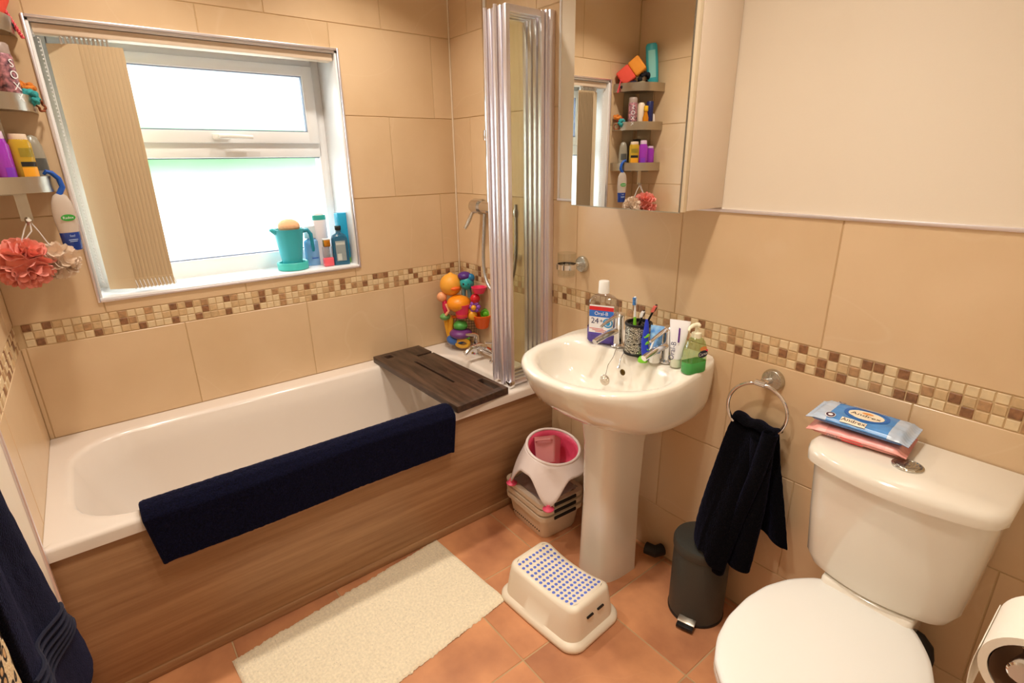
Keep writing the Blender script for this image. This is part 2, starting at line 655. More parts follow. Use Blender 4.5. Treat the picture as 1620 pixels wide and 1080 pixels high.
# downlights ----------------------------------------------------------
M_bulb = mat('lamp glow', (255, 240, 215), .3, emit=(255, 226, 180), strength=12)
for i, (x, y) in enumerate(LAMPS):
    L_ = T('downlight', ['ceiling downlight over the tap end of the bath', 'ceiling downlight over the sloping end of the bath',
                         'ceiling downlight in front of the toilet', 'ceiling downlight nearest the towel wall'][i], 'ceiling light', (x, y, CH), group='recessed ceiling downlights')
    P('bezel', G().lathe([(.034, -.001), (.034, -.006), (.045, -.006), (.047, -.001)], (x, y, CH), 28), M_chrome, L_)
    P('bulb', G().lathe([(.03, -.002), (.03, -.005)], (x, y, CH), 20), M_bulb, L_)
    ld = bpy.data.lights.new('downlight_beam', 'AREA')
    ld.shape = 'DISK'
    ld.size = .09
    ld.energy = LAMP_W
    ld.spread = math.radians(123)
    ld.color = LAMP_C
    lo = bpy.data.objects.new('downlight_beam', ld)
    lo.location = (0, 0, -.012)
    lo.parent = L_
    COL.objects.link(lo)

# ---------------------------------------------------------------- bath
bath = T('bathtub', 'white built-in bathtub with brown wood-effect side panel under the window', 'bathtub', (-.85, -.36, 0))
g = G()
BW = .7213
e = .001
rings = [rr(LX + .03, -.03, -BW + .05, -.03, .02, .46),
         rr(LX + e, -e, -BW + .012, -e, .006, .493), rr(LX + e, -e, -BW, -e, .006, .493), rr(LX + e, -e, -BW, -e, .006, .520),
         rr(LX + e, -e, -BW + .003, -e, .006, .527), rr(LX + e, -e, -BW + .010, -e, .006, .530)]
IX0, IX1, IY0, IY1 = -1.640, -.182, -.664, -.095


def inner(dx0, dx1, dy, r, z):
    return rr(IX0 + dx0, IX1 - dx1, IY0 + dy, IY1 - dy, r, z)


n0 = 7
rings = [[p for p in r] for r in rings]
rings += [rr(LX + .02, -.02, -BW + .018, -.02, .02, .5302), inner(-.022, -.022, -.020, .178, .5302), inner(-.012, -.012, -.012, .175, .530), inner(-.004, -.004, -.004, .17, .527), inner(.003, .003, .003, .165, .518), inner(.03, .010, .016, .16, .42), inner(.09, .025, .035, .15, .28),
          inner(.17, .045, .055, .13, .17), inner(.22, .065, .08, .11, .135), inner(.30, .10, .13, .09, .125)]
g.loft(rings, False, True)
P('tub', g, M_acryl, bath, smooth=50, fix=True)
g = G().box(LX + .002, -.002, -.706, -.690, .03, .495)
P('side_panel', g, M_panel, bath, bev=.002)
g = G().box(LX + .002, -.002, -.712, -.690, .0, .034)
P('plinth', g, M_panel, bath, bev=.004)
g = G().lathe([(.027, 0), (.027, .006), (.022, .012), (.0, .013)], (-.214, -.40, .44), 24, axis='x', cap1=False)
g.v = [(2 * -.214 - v[0], v[1], v[2]) for v in g.v]
ov = P('overflow', g, M_chrome, bath, fix=True)
P('plug_chain', G().tube([(-.225, -.40, .43), (-.24, -.40, .38), (-.245, -.39, .30), (-.25, -.37, .2), (-.28, -.37, .15)], .0018, 6), M_chrome, bath)

# bath mixer on the tap-end deck
bt = T('bath_mixer', 'chrome bath mixer tap on the rim beside the bath toys', 'tap', (-.085, -.33, .53))
g = G()
for yy in (-.25, -.40):
    g.lathe([(.026, 0), (.026, .006), (.016, .012), (.016, .05), (.018, .055)], (-.085, yy, .53), 20)
g.tube([(-.085, -.25, .575), (-.085, -.40, .575)], .017, 14)
P('tap_body', g, M_chrome, bt)
P('spout', G().tube([(-.085, -.325, .585), (-.12, -.325, .60), (-.17, -.325, .595), (-.20, -.325, .575)], [.016, .015, .014, .013], 14), M_chrome, bt)
for yy in (-.25, -.40):
    P('lever', G().tube([(-.085, yy, .58), (-.085, yy, .625), (-.095, yy, .632), (-.14, yy + .0, .64)], [.016, .014, .009, .006], 12), M_chrome, bt)

# shower set ----------------------------------------------------------
sh = T('shower_set', 'chrome shower valve with riser rail and hose on the tiled wall', 'shower', (-.03, -.32, .84))
g = G()
g.lathe([(.034, 0), (.034, .05), (.030, .062), (0.01, .064)], (-.045, -.275, 1.225), 24, axis='y')
g.tube([(-.045, -.225, 1.225), (-.045, -.41, 1.225)], .026, 18)
for yy in (-.29, -.40):
    g.tube([(-.0, yy, 1.225), (-.045, yy, 1.225)], .018, 14)
P('valve', g, M_chrome, sh)
P('lever', G().tube([(-.05, -.225, 1.215), (-.062, -.21, 1.18), (-.075, -.20, 1.145), (-.088, -.196, 1.125)], [.009, .009, .009, .008], 10), M_chrome, sh)
P('riser_pipe', G().tube([(-.045, -.335, 1.24), (-.045, -.335, 2.25)], .011, 14), M_chrome, sh)
g = G()
g.tube([(-.001, -.335, 1.52), (-.05, -.335, 1.52)], .010, 12)
g.lathe([(.018, -.02), (.02, 0), (.018, .02)], (-.045, -.335, 1.52), 16)
P('rail_bracket', g, M_chrome, sh)
hp = []
for k in range(25):
    t = k / 24
    a = pi * t
    hp.append((-.065 - .02 * sin(a), -.325 - .22 * t + .05 * sin(2 * a), 1.20 - .36 * sin(a) ** .8 + .05 * t))
P('hose', G().tube(hp, .008, 10), mat('steel hose', (190, 190, 192), .25, 1, bump=.4, bscale=400), sh)
P('hose_outlet', G().lathe([(.012, 0), (.014, .02), (.012, .03)], (-.065, -.545, 1.2), 14), M_chrome, sh)
P('hose_clip', G().box(-.03, -.001, -.50, -.47, 1.01, 1.035), M_chrome, sh, bev=.004)

# shower screen -------------------------------------------------------
scr = T('shower_screen', 'folded chrome framed glass shower screen standing on the bath edge', 'shower screen', (-.11, -.64, .532))
ZB, ZT = .536, 1.915
g = G().box(-.026, -.0, -.70, -.655, ZB, ZT)
P('wall_profile', g, M_alu, scr, bev=.004)
g = G().box(-.036, -.026, -.69, -.663, ZB, ZT)
P('wall_profile', g, M_alu, scr, bev=.003)
for k, yy in enumerate((-.676, -.647, -.618, -.589)):
    x0, x1 = -.212, -.038
    g = G()
    g.box(x0, x0 + .018, yy - .010, yy + .010, ZB + .004, ZT - .004)
    g.box(x1 - .016, x1, yy - .010, yy + .010, ZB + .004, ZT - .004)
    g.box(x0 + .016, x1 - .014, yy - .008, yy + .008, ZB + .004, ZB + .028)
    g.box(x0 + .016, x1 - .014, yy - .008, yy + .008, ZT - .026, ZT - .004)
    fr_ = P('panel_frame', g, M_alu, scr, bev=.003)
    P('glass_panel', G().box(x0 + .016, x1 - .014, yy - .002, yy + .002, ZB + .026, ZT - .024), M_screen, fr_)
    g = G().tube([(x0 - .004 if k % 2 else x1 + .002, yy + .0145, ZB), (x0 - .004 if k % 2 else x1 + .002, yy + .0145, ZT)], .007, 10)
    P('hinge', g, M_alu, fr_)
P('foot_bracket', G().box(-.225, -.195, -.69, -.66, .531, .56), M_chrome, scr, bev=.004)

# ---------------------------------------------------------------- wash basin
YC = -1.228
OUT = [(0, .225), (.06, .248), (.15, .263), (.25, .266), (.33, .257), (.40, .231), (.45, .187), (.484, .13), (.502, .07), (.509, 0)]
OPN = [(.182, 0), (.186, .10), (.196, .175), (.215, .218), (.25, .233), (.31, .226), (.37, .195), (.42, .145), (.45, .09), (.462, .04), (.467, 0)]


def outline(tab, th, cx, wall=False, sx=1, sy=1):
    """radius from (cx) along th for half-width table tab(x distance from wall)"""
    lo_, hi_ = 0, .6
    for _ in range(34):
        m_ = (lo_ + hi_) / 2
        X = cx + m_ * cos(th)
        Y = abs(m_ * sin(th))
        X0, X1 = tab[0][0] * sx, tab[-1][0] * sx
        ins = X0 <= X <= X1 and Y <= lerp([(a * sx, b * sy) for a, b in tab], X)
        if ins:
            lo_ = m_
        else:
            hi_ = m_
    return lo_


NB = 112


def oring(tab, z, cx=.31, sx=1, sy=1, k=1, ang=None):
    ring = []
    for i in range(NB):
        th = 2 * pi * i / NB
        r = outline(tab, th, cx, sx=sx, sy=sy) * k
        ring.append((-(cx + r * cos(th)), YC + r * sin(th), z))
    return ring


def smooth_ring(r, n=3):
    for _ in range(n):
        r = [tuple((Vector(r[i - 1]) + Vector(r[i]) * 2 + Vector(r[(i + 1) % len(r)])) / 4) for i in range(len(r))]
    return r


def clampx(r):
    return [(min(p[0], -.001), p[1], p[2]) for p in r]


basin = T('wash_basin', 'white ceramic wash basin on a full pedestal with two chrome taps', 'sink', (-.24, YC, 0))
g = G()
R1 = [oring(OUT, .585, .22, .50, .42), oring(OUT, .615, .24, .60, .62), oring(OUT, .645, .26, .70, .80), oring(OUT, .675, .28, .81, .92), oring(OUT, .71, .30, .90, .97),
      oring(OUT, .75, .31, .955, .99), oring(OUT, .785, .31, .985, 1), oring(OUT, .808, .31), oring(OUT, .818, .31, .994, .994), oring(OUT, .823, .31, .975, .975)]
R1 = [clampx(smooth_ring(r, 2)) for r in R1]
R2 = [oring(OPN, .820, .31, k=1.05), oring(OPN, .815), oring(OPN, .800, k=.965), oring(OPN, .77, k=.92), oring(OPN, .735, k=.83), oring(OPN, .71, k=.68),
      oring(OPN, .695, k=.45), oring(OPN, .69, k=.15)]
R2 = [smooth_ring(r, 3) for r in R2]
# raised ledge at the back: lift ring points close to the wall
def ledge(r, amt):
    return [(x, y, z + amt * (lambda q: q * q * (3 - 2 * q))(max(0, min(1, (x + .27) / .15)))) for x, y, z in r]
R1 = R1[:-3] + [ledge(R1[-3], .012), ledge(R1[-2], .012), ledge(R1[-1], .012)]
R2[0] = ledge(R2[0], .012)
g.loft(R1 + R2, True, True)
P('bowl', g, M_ceram, basin, smooth=60, fix=True)
g = G().lathe([(.009, 0), (.009, -.004)], (-.217, -1.262, .781), 18, axis='x')
P('overflow_hole', G().ball((-.2165, YC - .035, .782), (.0035, .0105, .0105), 18, 10), mat('overflow bronze', (90, 70, 30), .3, .8), basin)
P('waste', G().lathe([(.026, .690), (.026, .693), (.018, .694), (.0, .692)], (-.315, YC, 0), 24, cap1=False), M_chrome, basin)
# pedestal
def ped(z, hw, x0, x1):
    pts = []
    for i in range(40):
        a = -pi / 2 + pi * i / 39
        ca, sa = cos(a), sin(a)
        q = 3.6
        cx = abs(ca) ** (2 / q)
        sy = math.copysign(abs(sa) ** (2 / q), sa)
        pts.append((x1 - (x1 - x0) * cx, YC + .010 + hw * sy, z))
    return pts
g = G().loft([ped(0, .084, -.292, -.135), ped(.02, .083, -.290, -.135), ped(.3, .078, -.284, -.133), ped(.52, .082, -.286, -.13), ped(.62, .092, -.30, -.12)], True, True)
P('pedestal', g, M_ceram, basin, smooth=50, fix=True)
for yy in (-1.178, -1.372):
    g = G().lathe([(.024, 0), (.024, .004), (.017, .010), (.017, .098), (.0185, .100), (.0185, .108), (.015, .112), (0, .113)], (-.145, yy, .833), 24, cap1=False)
    tp = P('tap', g, M_chrome, basin)
    P('spout', G().tube([(-.15, yy, .888), (-.20, yy, .884), (-.245, yy, .874), (-.258, yy, .870)], [.0115, .0108, .010, .0095], 14), M_chrome, tp)
    P('lever', G().tube([(-.145, yy, .937), (-.175, yy, .935), (-.215, yy, .922), (-.232, yy, .915)], [.010, .0065, .005, .0045], 10), M_chrome, tp)
g = G().tube([(-.17, -1.20, .836), (-.195, -1.212, .838), (-.215, -1.22, .82), (-.24, -1.222, .80), (-.25, -1.2225, .765)], .0013, 6)
ch = P('plug_chain', g, M_chrome, basin)
P('basin_plug', G().ball((-.252, -1.222, .752), (.012, .018, .018), 16, 8), mat('chrome plug', (215, 205, 190), .15, 1, bump=.8, bscale=300), basin)
P('plug_chain', G().tube([(-.165, -1.235, .836), (-.195, -1.245, .838), (-.214, -1.25, .822), (-.219, -1.252, .807), (-.223, -1.252, .795)], [.0015, .0015, .0015, .002, .006], 8), M_chrome, basin)

# pipe in the shade behind the pedestal
g = G().tube([(-.02, -1.335, .045), (-.05, -1.325, .045), (-.06, -1.29, .045)], .022, 14)
one('waste_pipe', 'dark waste pipe behind the basin pedestal at the wall', 'pipe', g, M_dark)

# ---------------------------------------------------------------- things on the basin ledge
LZ = .8345
M_lilac = mat('lilac mouthwash', (112, 94, 200), .08, trans=.5, ior=1.33)
M_pet = glass_pane('clear bottle plastic', (.86, .84, .84), 0, .14)
M_lab_w = mat('white label', (238, 236, 238), .4)
M_lab_b = mat('blue label', (52, 112, 200), .4)
M_red = mat('red print', (212, 44, 48), .4)
M_navyp = mat('navy print', (32, 34, 92), .4)
M_blackp = mat('black print', (25, 25, 28), .5)

th = .42
mw = T('mouthwash_bottle', 'large clear mouthwash bottle with lilac liquid and white cap, leftmost on the basin', 'bottle', (-.155, -1.116, LZ), .45)
def squ(a, b, r, z, n=6):
    return rr(-a, a, -b, b, r, z, n)
g = G().loft([squ(.024, .046, .018, .002), squ(.027, .050, .02, .008), squ(.027, .050, .02, .05), squ(.0275, .0505, .02, .052)])
P('liquid', g, M_lilac, mw, local=True)
g = G().loft([squ(.0275, .0505, .02, .052), squ(.0275, .0505, .02, .135), squ(.026, .048, .02, .145), squ(.02, .034, .018, .158), squ(.013, .014, .012, .166), squ(.012, .012, .0115, .172)])
P('bottle_body', g, M_pet, mw, local=True, smooth=60)
P('cap', G().lathe([(.0185, .168), (.0175, .205), (.016, .208), (0, .208)], n=28, cap1=False), M_white, mw, local=True)
g = G(); g.box(-.0292, -.0282, -.044, .038, .030, .132)
lb = P('label_front', g, M_lab_w, mw, local=True)
nx = -.0294
o_, rt_, up_ = (nx, 0, .1), (0, -1, 0), (0, 0, 1)
g = G()
g.quad((nx, -.003, .121), rt_, up_, .041, .0065); g.m = [0]
P('lettering_band', g, M_red, mw, local=True)
P('lettering_band', G().quad((nx, -.003, .1035), rt_, up_, .041, .011), M_lab_b, mw, local=True)
P('lettering_band', G().quad((nx, -.003, .034), rt_, up_, .041, .004), M_lilac, mw, local=True)
P('lettering', G().text('Oral-B', .017, (nx - .0004, -.003, .104), rt_, up_), M_lab_w, mw, local=True)
g = G().text('24', .027, (nx - .0004, .018, .078), rt_, up_)
g.text('+', .02, (nx - .0004, -.004, .079), rt_, up_)
P('lettering', g, M_navyp, mw, local=True)
g = G().oval((nx - .0004, -.026, .074), rt_, up_, .017, .016, inner=.72)
g.oval((nx - .0004, -.026, .074), rt_, up_, .008, .009)
P('swirl_mark', g, mat('label cyan', (50, 150, 205), .4), mw, local=True)
g = G()
for k in range(3):
    g.quad((nx - .0002, .012 - .01 * k, .052 - .005 * k), rt_, up_, .024, .0009)
P('small_print', g, M_red, mw, local=True)

# beaker with toothbrushes
bk = T('toothbrush_beaker', 'black and silver crackle mosaic beaker between the taps', 'beaker', (-.158, -1.268, LZ))
CXB = (-.158, -1.268, LZ)
m_cr = mat('crackle mosaic', (190, 186, 170), .18, .7, bump=.6, bscale=200)
nt = m_cr.node_tree
vz = nt.nodes.new('ShaderNodeTexVoronoi'); vz.inputs['Scale'].default_value = 190
vz.feature = 'DISTANCE_TO_EDGE'
vc = nt.nodes.new('ShaderNodeTexCoord'); nt.links.new(vc.outputs['Object'], vz.inputs['Vector'])
rp = nt.nodes.new('ShaderNodeValToRGB'); rp.color_ramp.elements[0].position = .06; rp.color_ramp.elements[0].color = (.02, .02, .02, 1)
rp.color_ramp.elements[1].position = .14; rp.color_ramp.elements[1].color = (.62, .60, .50, 1)
nt.links.new(vz.outputs['Distance'], rp.inputs[0]); nt.links.new(rp.outputs[0], nt.nodes['Principled BSDF'].inputs['Base Color'])
g = G().lathe([(.0385, .006), (.0405, .008), (.0405, .095), (.039, .097)], CXB, 36, cap0=True, cap1=False)
g.lathe([(.036, .097), (.036, .02)], CXB, 36, cap0=False, cap1=True)
P('beaker_wall', g, m_cr, bk)
g = G().lathe([(.037, .094), (.0425, .095), (.043, .100), (.041, .103), (.036, .102), (.035, .094)], CXB, 36, cap0=False, cap1=False)
P('rim', g, M_black, bk)
g = G().lathe([(.037, 0), (.043, .002), (.043, .008), (.039, .010)], CXB, 36)
P('base', g, M_black, bk)


def brush(label, p0, p1, cols, headw=.0065, group='toothbrushes on the basin'):
    p0, p1 = Vector(p0), Vector(p1)
    t = T('toothbrush', label, 'toothbrush', p0, group=group)
    d = p1 - p0
    P('handle', G().tube([p0, p0 + d * .2, p0 + d * .45, p0 + d * .6], [.0045, .006, .0055, .004], 10), cols[0], t)
    P('grip', G().tube([p0 + d * .12, p0 + d * .25, p0 + d * .40], [.0062, .0072, .006], 10), cols[1], t)
    P('neck', G().tube([p0 + d * .6, p0 + d * .82, p0 + d * .87, p0 + d * .94, p1], [.0035, .003, .0055, .006, .003], 10), cols[2], t)
    a = p0 + d * .85
    n_ = Vector((-1, -.25, 0)).normalized()
    g = G()
    for k in range(5):
        q = p0 + d * (.855 + .03 * k)
        for s in (-.0032, 0, .0032):
            g.tube([q + Vector((0, s, 0)), q + n_ * .012 + Vector((0, s, 0))], .0017, 6)
    P('bristles', g, cols[3], t)
    return t


C = lambda n, c, **k: mat(n, c, **({'rough': .35} | k))
M_lime = C('lime plastic', (120, 196, 44)); M_cobalt = C('cobalt plastic', (36, 58, 190)); M_sky = C('sky plastic', (70, 160, 220))
M_orange = C('orange plastic', (238, 104, 36)); M_pink = C('hot pink plastic', (240, 56, 104)); M_teal = C('teal plastic', (40, 170, 172))
M_bw = C('white bristle', (236, 236, 236)); M_bb = C('blue bristle', (60, 130, 200)); M_yel = C('yellow plastic', (245, 176, 50)); M_purple = C('purple plastic', (126, 60, 180))
brush('lime and white toothbrush with blue bristles standing tallest in the beaker', (-.165, -1.262, LZ + .02), (-.15, -1.242, LZ + .178), [M_lime, M_lime, M_bw, M_bb])
brush('black toothbrush with pink and white bristles leaning right in the beaker', (-.150, -1.252, LZ + .02), (-.142, -1.318, LZ + .165), [M_black, M_orange, M_black, C('coral bristle', (240, 120, 110))])
brush('black headed toothbrush with white bristles leaning lowest in the beaker', (-.172, -1.256, LZ + .02), (-.172, -1.296, LZ + .148), [M_orange, M_black, M_black, M_bw])
kb = T('toothbrush', "blue and lime child's toothbrush standing on its foot beside the beaker", 'toothbrush', (-.192, -1.325, LZ - .004), group='toothbrushes on the basin')
px = (-.192, -1.325)
P('handle', G().tube([(px[0], px[1] - .006, LZ + .004), (px[0], px[1], LZ + .03), (px[0], px[1] + .004, LZ + .06), (px[0], px[1] + .001, LZ + .09), (px[0], px[1] + .001, LZ + .118), (px[0], px[1] + .002, LZ + .13)], [.011, .012, .0105, .009, .006, .003], 14), M_cobalt, kb)
for dz, w2 in ((.030, .0125), (.052, .0118), (.076, .0108)):
    P('grip_band', G().tube([(px[0], px[1] + .010, LZ + dz - .008), (px[0] - .004, px[1], LZ + dz), (px[0], px[1] - .010, LZ + dz + .009)], [.004, .006, .004], 8), M_lime, kb)
P('foot', G().lathe([(.015, -.004), (.015, .004), (.009, .012)], (px[0] - .004, px[1] + .004, LZ), 18), M_lime, kb)

# toothpaste tubes standing on their caps
def tube_paste(name, label, x, y, h, w0, a, mats, cap_h, rz):
    t = T(name, label, 'toothpaste', (x, y, LZ), rz, group='toothpaste tubes on the basin')
    P('cap', G().lathe([(.0155, 0), (.0165, .002), (.015, cap_h), (.013, cap_h + .001)], n=22), mats[1], t, local=True)
    rings = []
    for k in range(9):
        q = k / 8
        b = .0165 * (1 - q) + .0012 * q
        aa = .0165 * (1 - q) ** 1 + w0 * q if q else .0165
        rings.append([(b * cos(2 * pi * i / 24) + a * q * q, aa * sin(2 * pi * i / 24), cap_h + (h - cap_h) * q) for i in range(24)])
    P('tube', G().loft(rings), mats[0], t, local=True, smooth=60)
    return t
M_pblue = C('blue toothpaste tube', (46, 128, 216), col2=(160, 205, 240), scale=60)
t = tube_paste('toothpaste_tube', 'blue and white toothpaste tube on its cap, beside the left of the right tap', -.180, -1.352, .112, .020, .01, [M_pblue, M_white], .032, .4)
P('stripe', G().tube([(-.0175, .012, .035), (-.012, .006, .06), (-.006, 0, .085)], [.003, .003, .002], 8), M_bw, t, local=True)
t = tube_paste('toothpaste_tube', 'tall white toothpaste tube with navy writing, between the right tap and soap', -.160, -1.414, .138, .030, .012, [M_lab_w, C('pearl cap', (225, 228, 205))], .026, .38)
sx_ = -.0185
g = G().text('Oral-B', .021, (-.0182, .008, .052), (0, -.09, 1), (-.0, 1, .09), lift=.0012)
P('lettering', g, M_navyp, t, local=True)
g = G().add([(-.0118, -.003, .078), (-.0104, -.008, .078), (-.0012, -.006, .118), (-.0014, -.001, .120)], [(0, 1, 2, 3)])
g.v = [(v[0] - .002, v[1], v[2]) for v in g.v]
P('swoosh', g, C('violet print', (92, 36, 130)), t, local=True)

# soap pump
sp = T('soap_dispenser', 'clear pump bottle of green hand soap, rightmost on the basin', 'soap dispenser', (-.152, -1.468, LZ - .003), 1.35)
M_gsoap = mat('green soap', (96, 196, 110), .1, trans=.35, ior=1.3)
M_csoap = glass_pane('clear green plastic', (.76, .88, .66), 0, .12)
g = G().loft([squ(.017, .033, .012, 0), squ(.019, .036, .013, .004), squ(.019, .036, .013, .034)])
P('liquid', g, M_gsoap, sp, local=True)
g = G().loft([squ(.0192, .0362, .013, .034), squ(.019, .034, .013, .07), squ(.016, .027, .012, .092), squ(.012, .016, .010, .104), squ(.011, .011, .0105, .108)])
P('bottle_body', g, M_csoap, sp, local=True, smooth=60)
M_ivory = C('ivory pump', (238, 232, 205))
g = G().lathe([(.0135, .104), (.0135, .118), (.006, .121), (.0045, .134), (.009, .136), (.010, .142), (.006, .147), (0, .148)], n=22, cap1=False)
g.tube([(0, 0, .141), (-.004, .02, .143), (-.008, .036, .139), (-.010, .040, .132)], [.007, .006, .0045, .0035], 10)
P('pump', g, M_ivory, sp, local=True)
g = G().oval((-.0196, -.012, .058), (0, -1, 0), (0, 0, 1), .018, .011)
P('label_patch', g, C('dark label', (24, 30, 60)), sp, local=True)
P('label_patch', G().oval((-.0195, -.012, .074), (0, -1, 0), (0, 0, 1), .013, .007), C('orange label', (232, 150, 80)), sp, local=True)
P('label_patch', G().oval((-.0194, -.020, .066), (0, -1, 0), (0, 0, 1), .010, .006), M_pink, sp, local=True)
P('lettering', G().text('Carex', .013, (-.0202, -.012, .058), (0, -1, .1), (0, .1, 1)), M_bw, sp, local=True)

# ---------------------------------------------------------------- tumbler holder on the wall
th_ = T('tumbler_holder', 'chrome wall holder with a glass tumbler above the left of the basin', 'tumbler holder', (0, -.866, 1.044))
m_ros = mat('hammered chrome', (200, 198, 188), .22, 1, bump=.9, bscale=130)
P('rosette', G().lathe([(.031, 0), (.031, -.006), (.027, -.013), (0, -.014)], (-.001, -.866, 1.044), 30, axis='x', cap1=False), m_ros, th_, fix=True)
P('arm', G().tube([(-.01, -.866, 1.044), (-.05, -.866, 1.046)], .008, 12), M_chrome, th_)
cc = (-.085, -.866, 1.036)
P('ring', G().lathe([(.034, 0), (.038, .001), (.038, .019), (.034, .020), (.034, 0)], cc, 32, cap0=False, cap1=False), M_chrome, th_)
g = G().lathe([(.030, -.028), (.033, -.026), (.0338, .0), (.035, .06)], cc, 32, cap0=True, cap1=False)
g.lathe([(.0335, .06), (.032, .0), (.030, -.022)], cc, 32, cap0=False, cap1=True)
P('glass', g, glass_pane('thin glass', (.96, .96, .94), 0), th_)

# ---------------------------------------------------------------- mirror cabinet
cab = T('mirror_cabinet', 'white wall cabinet with a mirrored door above the basin', 'cabinet', (-.1, -1.21, 1.283))
CT = 2.0
g = G().box(-.172, -.002, -1.414, -1.002, 1.283, CT)
P('carcass', g, mat('cream cabinet board', (236, 218, 198), .4), cab, bev=.0015)
g = G().box(-.1915, -.175, -1.414, -.998, 1.281, CT)
dr = P('door', g, mat('cabinet door edge', (232, 214, 184), .4), cab, bev=.0015)
P('mirror', G().box(-.1960, -.1916, -1.404, -.998, 1.281, CT), M_mirror, dr, smooth=0)
P('edge_strip', G().box(-.1962, -.1916, -1.4060, -1.4046, 1.281, CT), mat('grey edge', (120, 112, 98), .5), dr, smooth=0)
P('edge_strip', G().box(-.197, -.1916, -1.4065, -.996, 1.2785, 1.2808), mat('strip grey', (150, 140, 120), .4), dr, smooth=0)

# ---------------------------------------------------------------- toilet
TY = -2.006
toi = T('toilet', 'white close-coupled toilet with closed lid against the tiled wall', 'toilet', (-.33, TY, 0))


def dee(z, hw, d0_, dm, xb=-.004, n=48, q=5):
    """cistern outline: flat back at xb, sides hw, bowed front (depth d0_ at the sides, dm in the middle)"""
    pts = [(xb, TY + hw, z)]
    cr = .035
    N_ = 30
    for i in range(N_ + 1):
        s = 1 - 2 * i / N_
        y = s * hw
        x = d0_ + (dm - d0_) * (1 - s * s)
        # rounded corners
        edge = (1 - abs(s)) * hw
        if edge < cr:
            x -= cr - math.sqrt(max(0, cr * cr - (cr - edge) ** 2))
        pts.append((-x, TY + y, z))
    pts.append((xb, TY - hw, z))
    return pts


g = G().loft([dee(.445, .120, .150, .185), dee(.452, .148, .175, .215), dee(.48, .158, .185, .226), dee(.60, .166, .195, .236), dee(.732, .174, .202, .244)])
P('cistern', g, M_ceram, toi, smooth=50, fix=True)
g = G().loft([dee(.735, .180, .208, .252), dee(.740, .186, .215, .260), dee(.758, .187, .216, .261), dee(.768, .184, .213, .258), dee(.775, .176, .205, .249)])
P('cistern_lid', g, M_ceram, toi, smooth=50, fix=True)
BT = (-.150, -2.010, .775)
P('flush_button', G().lathe([(.030, 0), (.030, .003), (.026, .005), (.022, .003), (.021, .0045), (.0, .005)], BT, 32, cap1=False), m_ros, toi)
# seat outline table: distance from wall -> half width
SE = [(.196, .098), (.204, .102), (.226, .122), (.265, .148), (.33, .172), (.40, .182), (.48, .180), (.55, .165), (.61, .135), (.65, .090), (.668, .045), (.674, 0)]


def sring(z, k, dx=0, cx=.43):
    ring = []
    for i in range(96):
        t = 2 * pi * i / 96
        r = outline(SE, t, cx) * k
        ring.append((-(cx + dx + r * cos(t)), TY + r * sin(t), z))
    return smooth_ring(ring, 1)


g = G().loft([sring(.398, .99), sring(.401, 1.0), sring(.412, 1.0)])
P('seat', g, M_white, toi, smooth=50, fix=True)
g = G().loft([sring(.413, .985), sring(.415, 1.0), sring(.424, 1.0), sring(.430, .985), sring(.4335, .94), sring(.436, .80), sring(.437, .5)])
P('seat_lid', g, M_white, toi, smooth=60, fix=True)
for s in (-1, 1):
    P('hinge', G().tube([(-.198, TY + s * .075, .42), (-.198, TY + s * .045, .42)], .012, 14), M_white, toi)
g = G().loft([sring(.0, .52, -.02), sring(.05, .54, -.02), sring(.15, .56, -.01), sring(.25, .72), sring(.33, .90), sring(.38, .97), sring(.397, .975)])
P('pan', g, M_ceram, toi, smooth=60, fix=True)
g = G().loft([rr(-.30, -.02, TY - .075, TY + .075, .03, 0), rr(-.30, -.02, TY - .08, TY + .08, .03, .25), rr(-.235, -.02, TY - .092, TY + .092, .02, .40),
              rr(-.215, -.02, TY - .096, TY + .096, .015, .44), rr(-.21, -.03, TY - .094, TY + .094, .015, .4455)])
P('pan_shelf', g, M_ceram, toi, smooth=50, fix=True)
g = G().tube([(-.075, TY - .02, .32), (-.068, TY - .06, .315), (-.062, TY - .095, .303), (-.06, TY - .112, .285), (-.06, TY - .118, .26), (-.06, TY - .120, .05)], .013, 12)
one('water_pipe', 'dark grey bent water pipe behind the toilet under the cistern', 'pipe', g, M_dark)

# ---------------------------------------------------------------- packs of wipes on the cistern
def wipes(label, x, y, z, rz, L_, W2, H, m_main, m_end, tip):
    t = T('wipes_pack', label, 'pack of wipes', (x, y, z), rz, group='packs of wipes on the cistern')

    def top(u, v, s):
        a = 2 * u - 1
        b = 2 * v - 1
        th = (1 - abs(a) ** 6) ** .7 * (1 - abs(b) ** 4) ** .5
        cr = .0022 * noise.noise(Vector((a * 5 + rz * 9, b * 4, z * 40))) * (1.5 if abs(a) > .7 else .6)
        y_ = a * L_ / 2
        x_ = b * W2 / 2 * (1 - .05 * (1 - abs(a) ** 3))
        zz = H * .5 + s * (H * .5 * th) + cr * (1 if s > 0 else .3) * (abs(b) < .98)
        if abs(a) > .82:
            zz = H * .5 + (zz - H * .5) * max(0, (1 - (abs(a) - .82) / .12)) + .0016 * sin(v * 60) + tip * (abs(a) - .82) * 5
        return (x_, y_, max(.0005, zz + s * .0004))
    g = G()
    g.grid(60, 30, lambda u, v: top(u, v, 1))
    k = len(g.f)
    for i, f in enumerate(g.f):
        u = (i % 59) / 58
        g.m[i] = 1 if (u < .2 or u > .8) else 0
    g.cur = 0
    g2 = G().grid(60, 30, lambda u, v: top(u, 1 - v, -1))
    g.add(g2.v, g2.f)
    bmv = P('packet', g, [m_main, m_end], t, local=True, smooth=70)
    return t, top


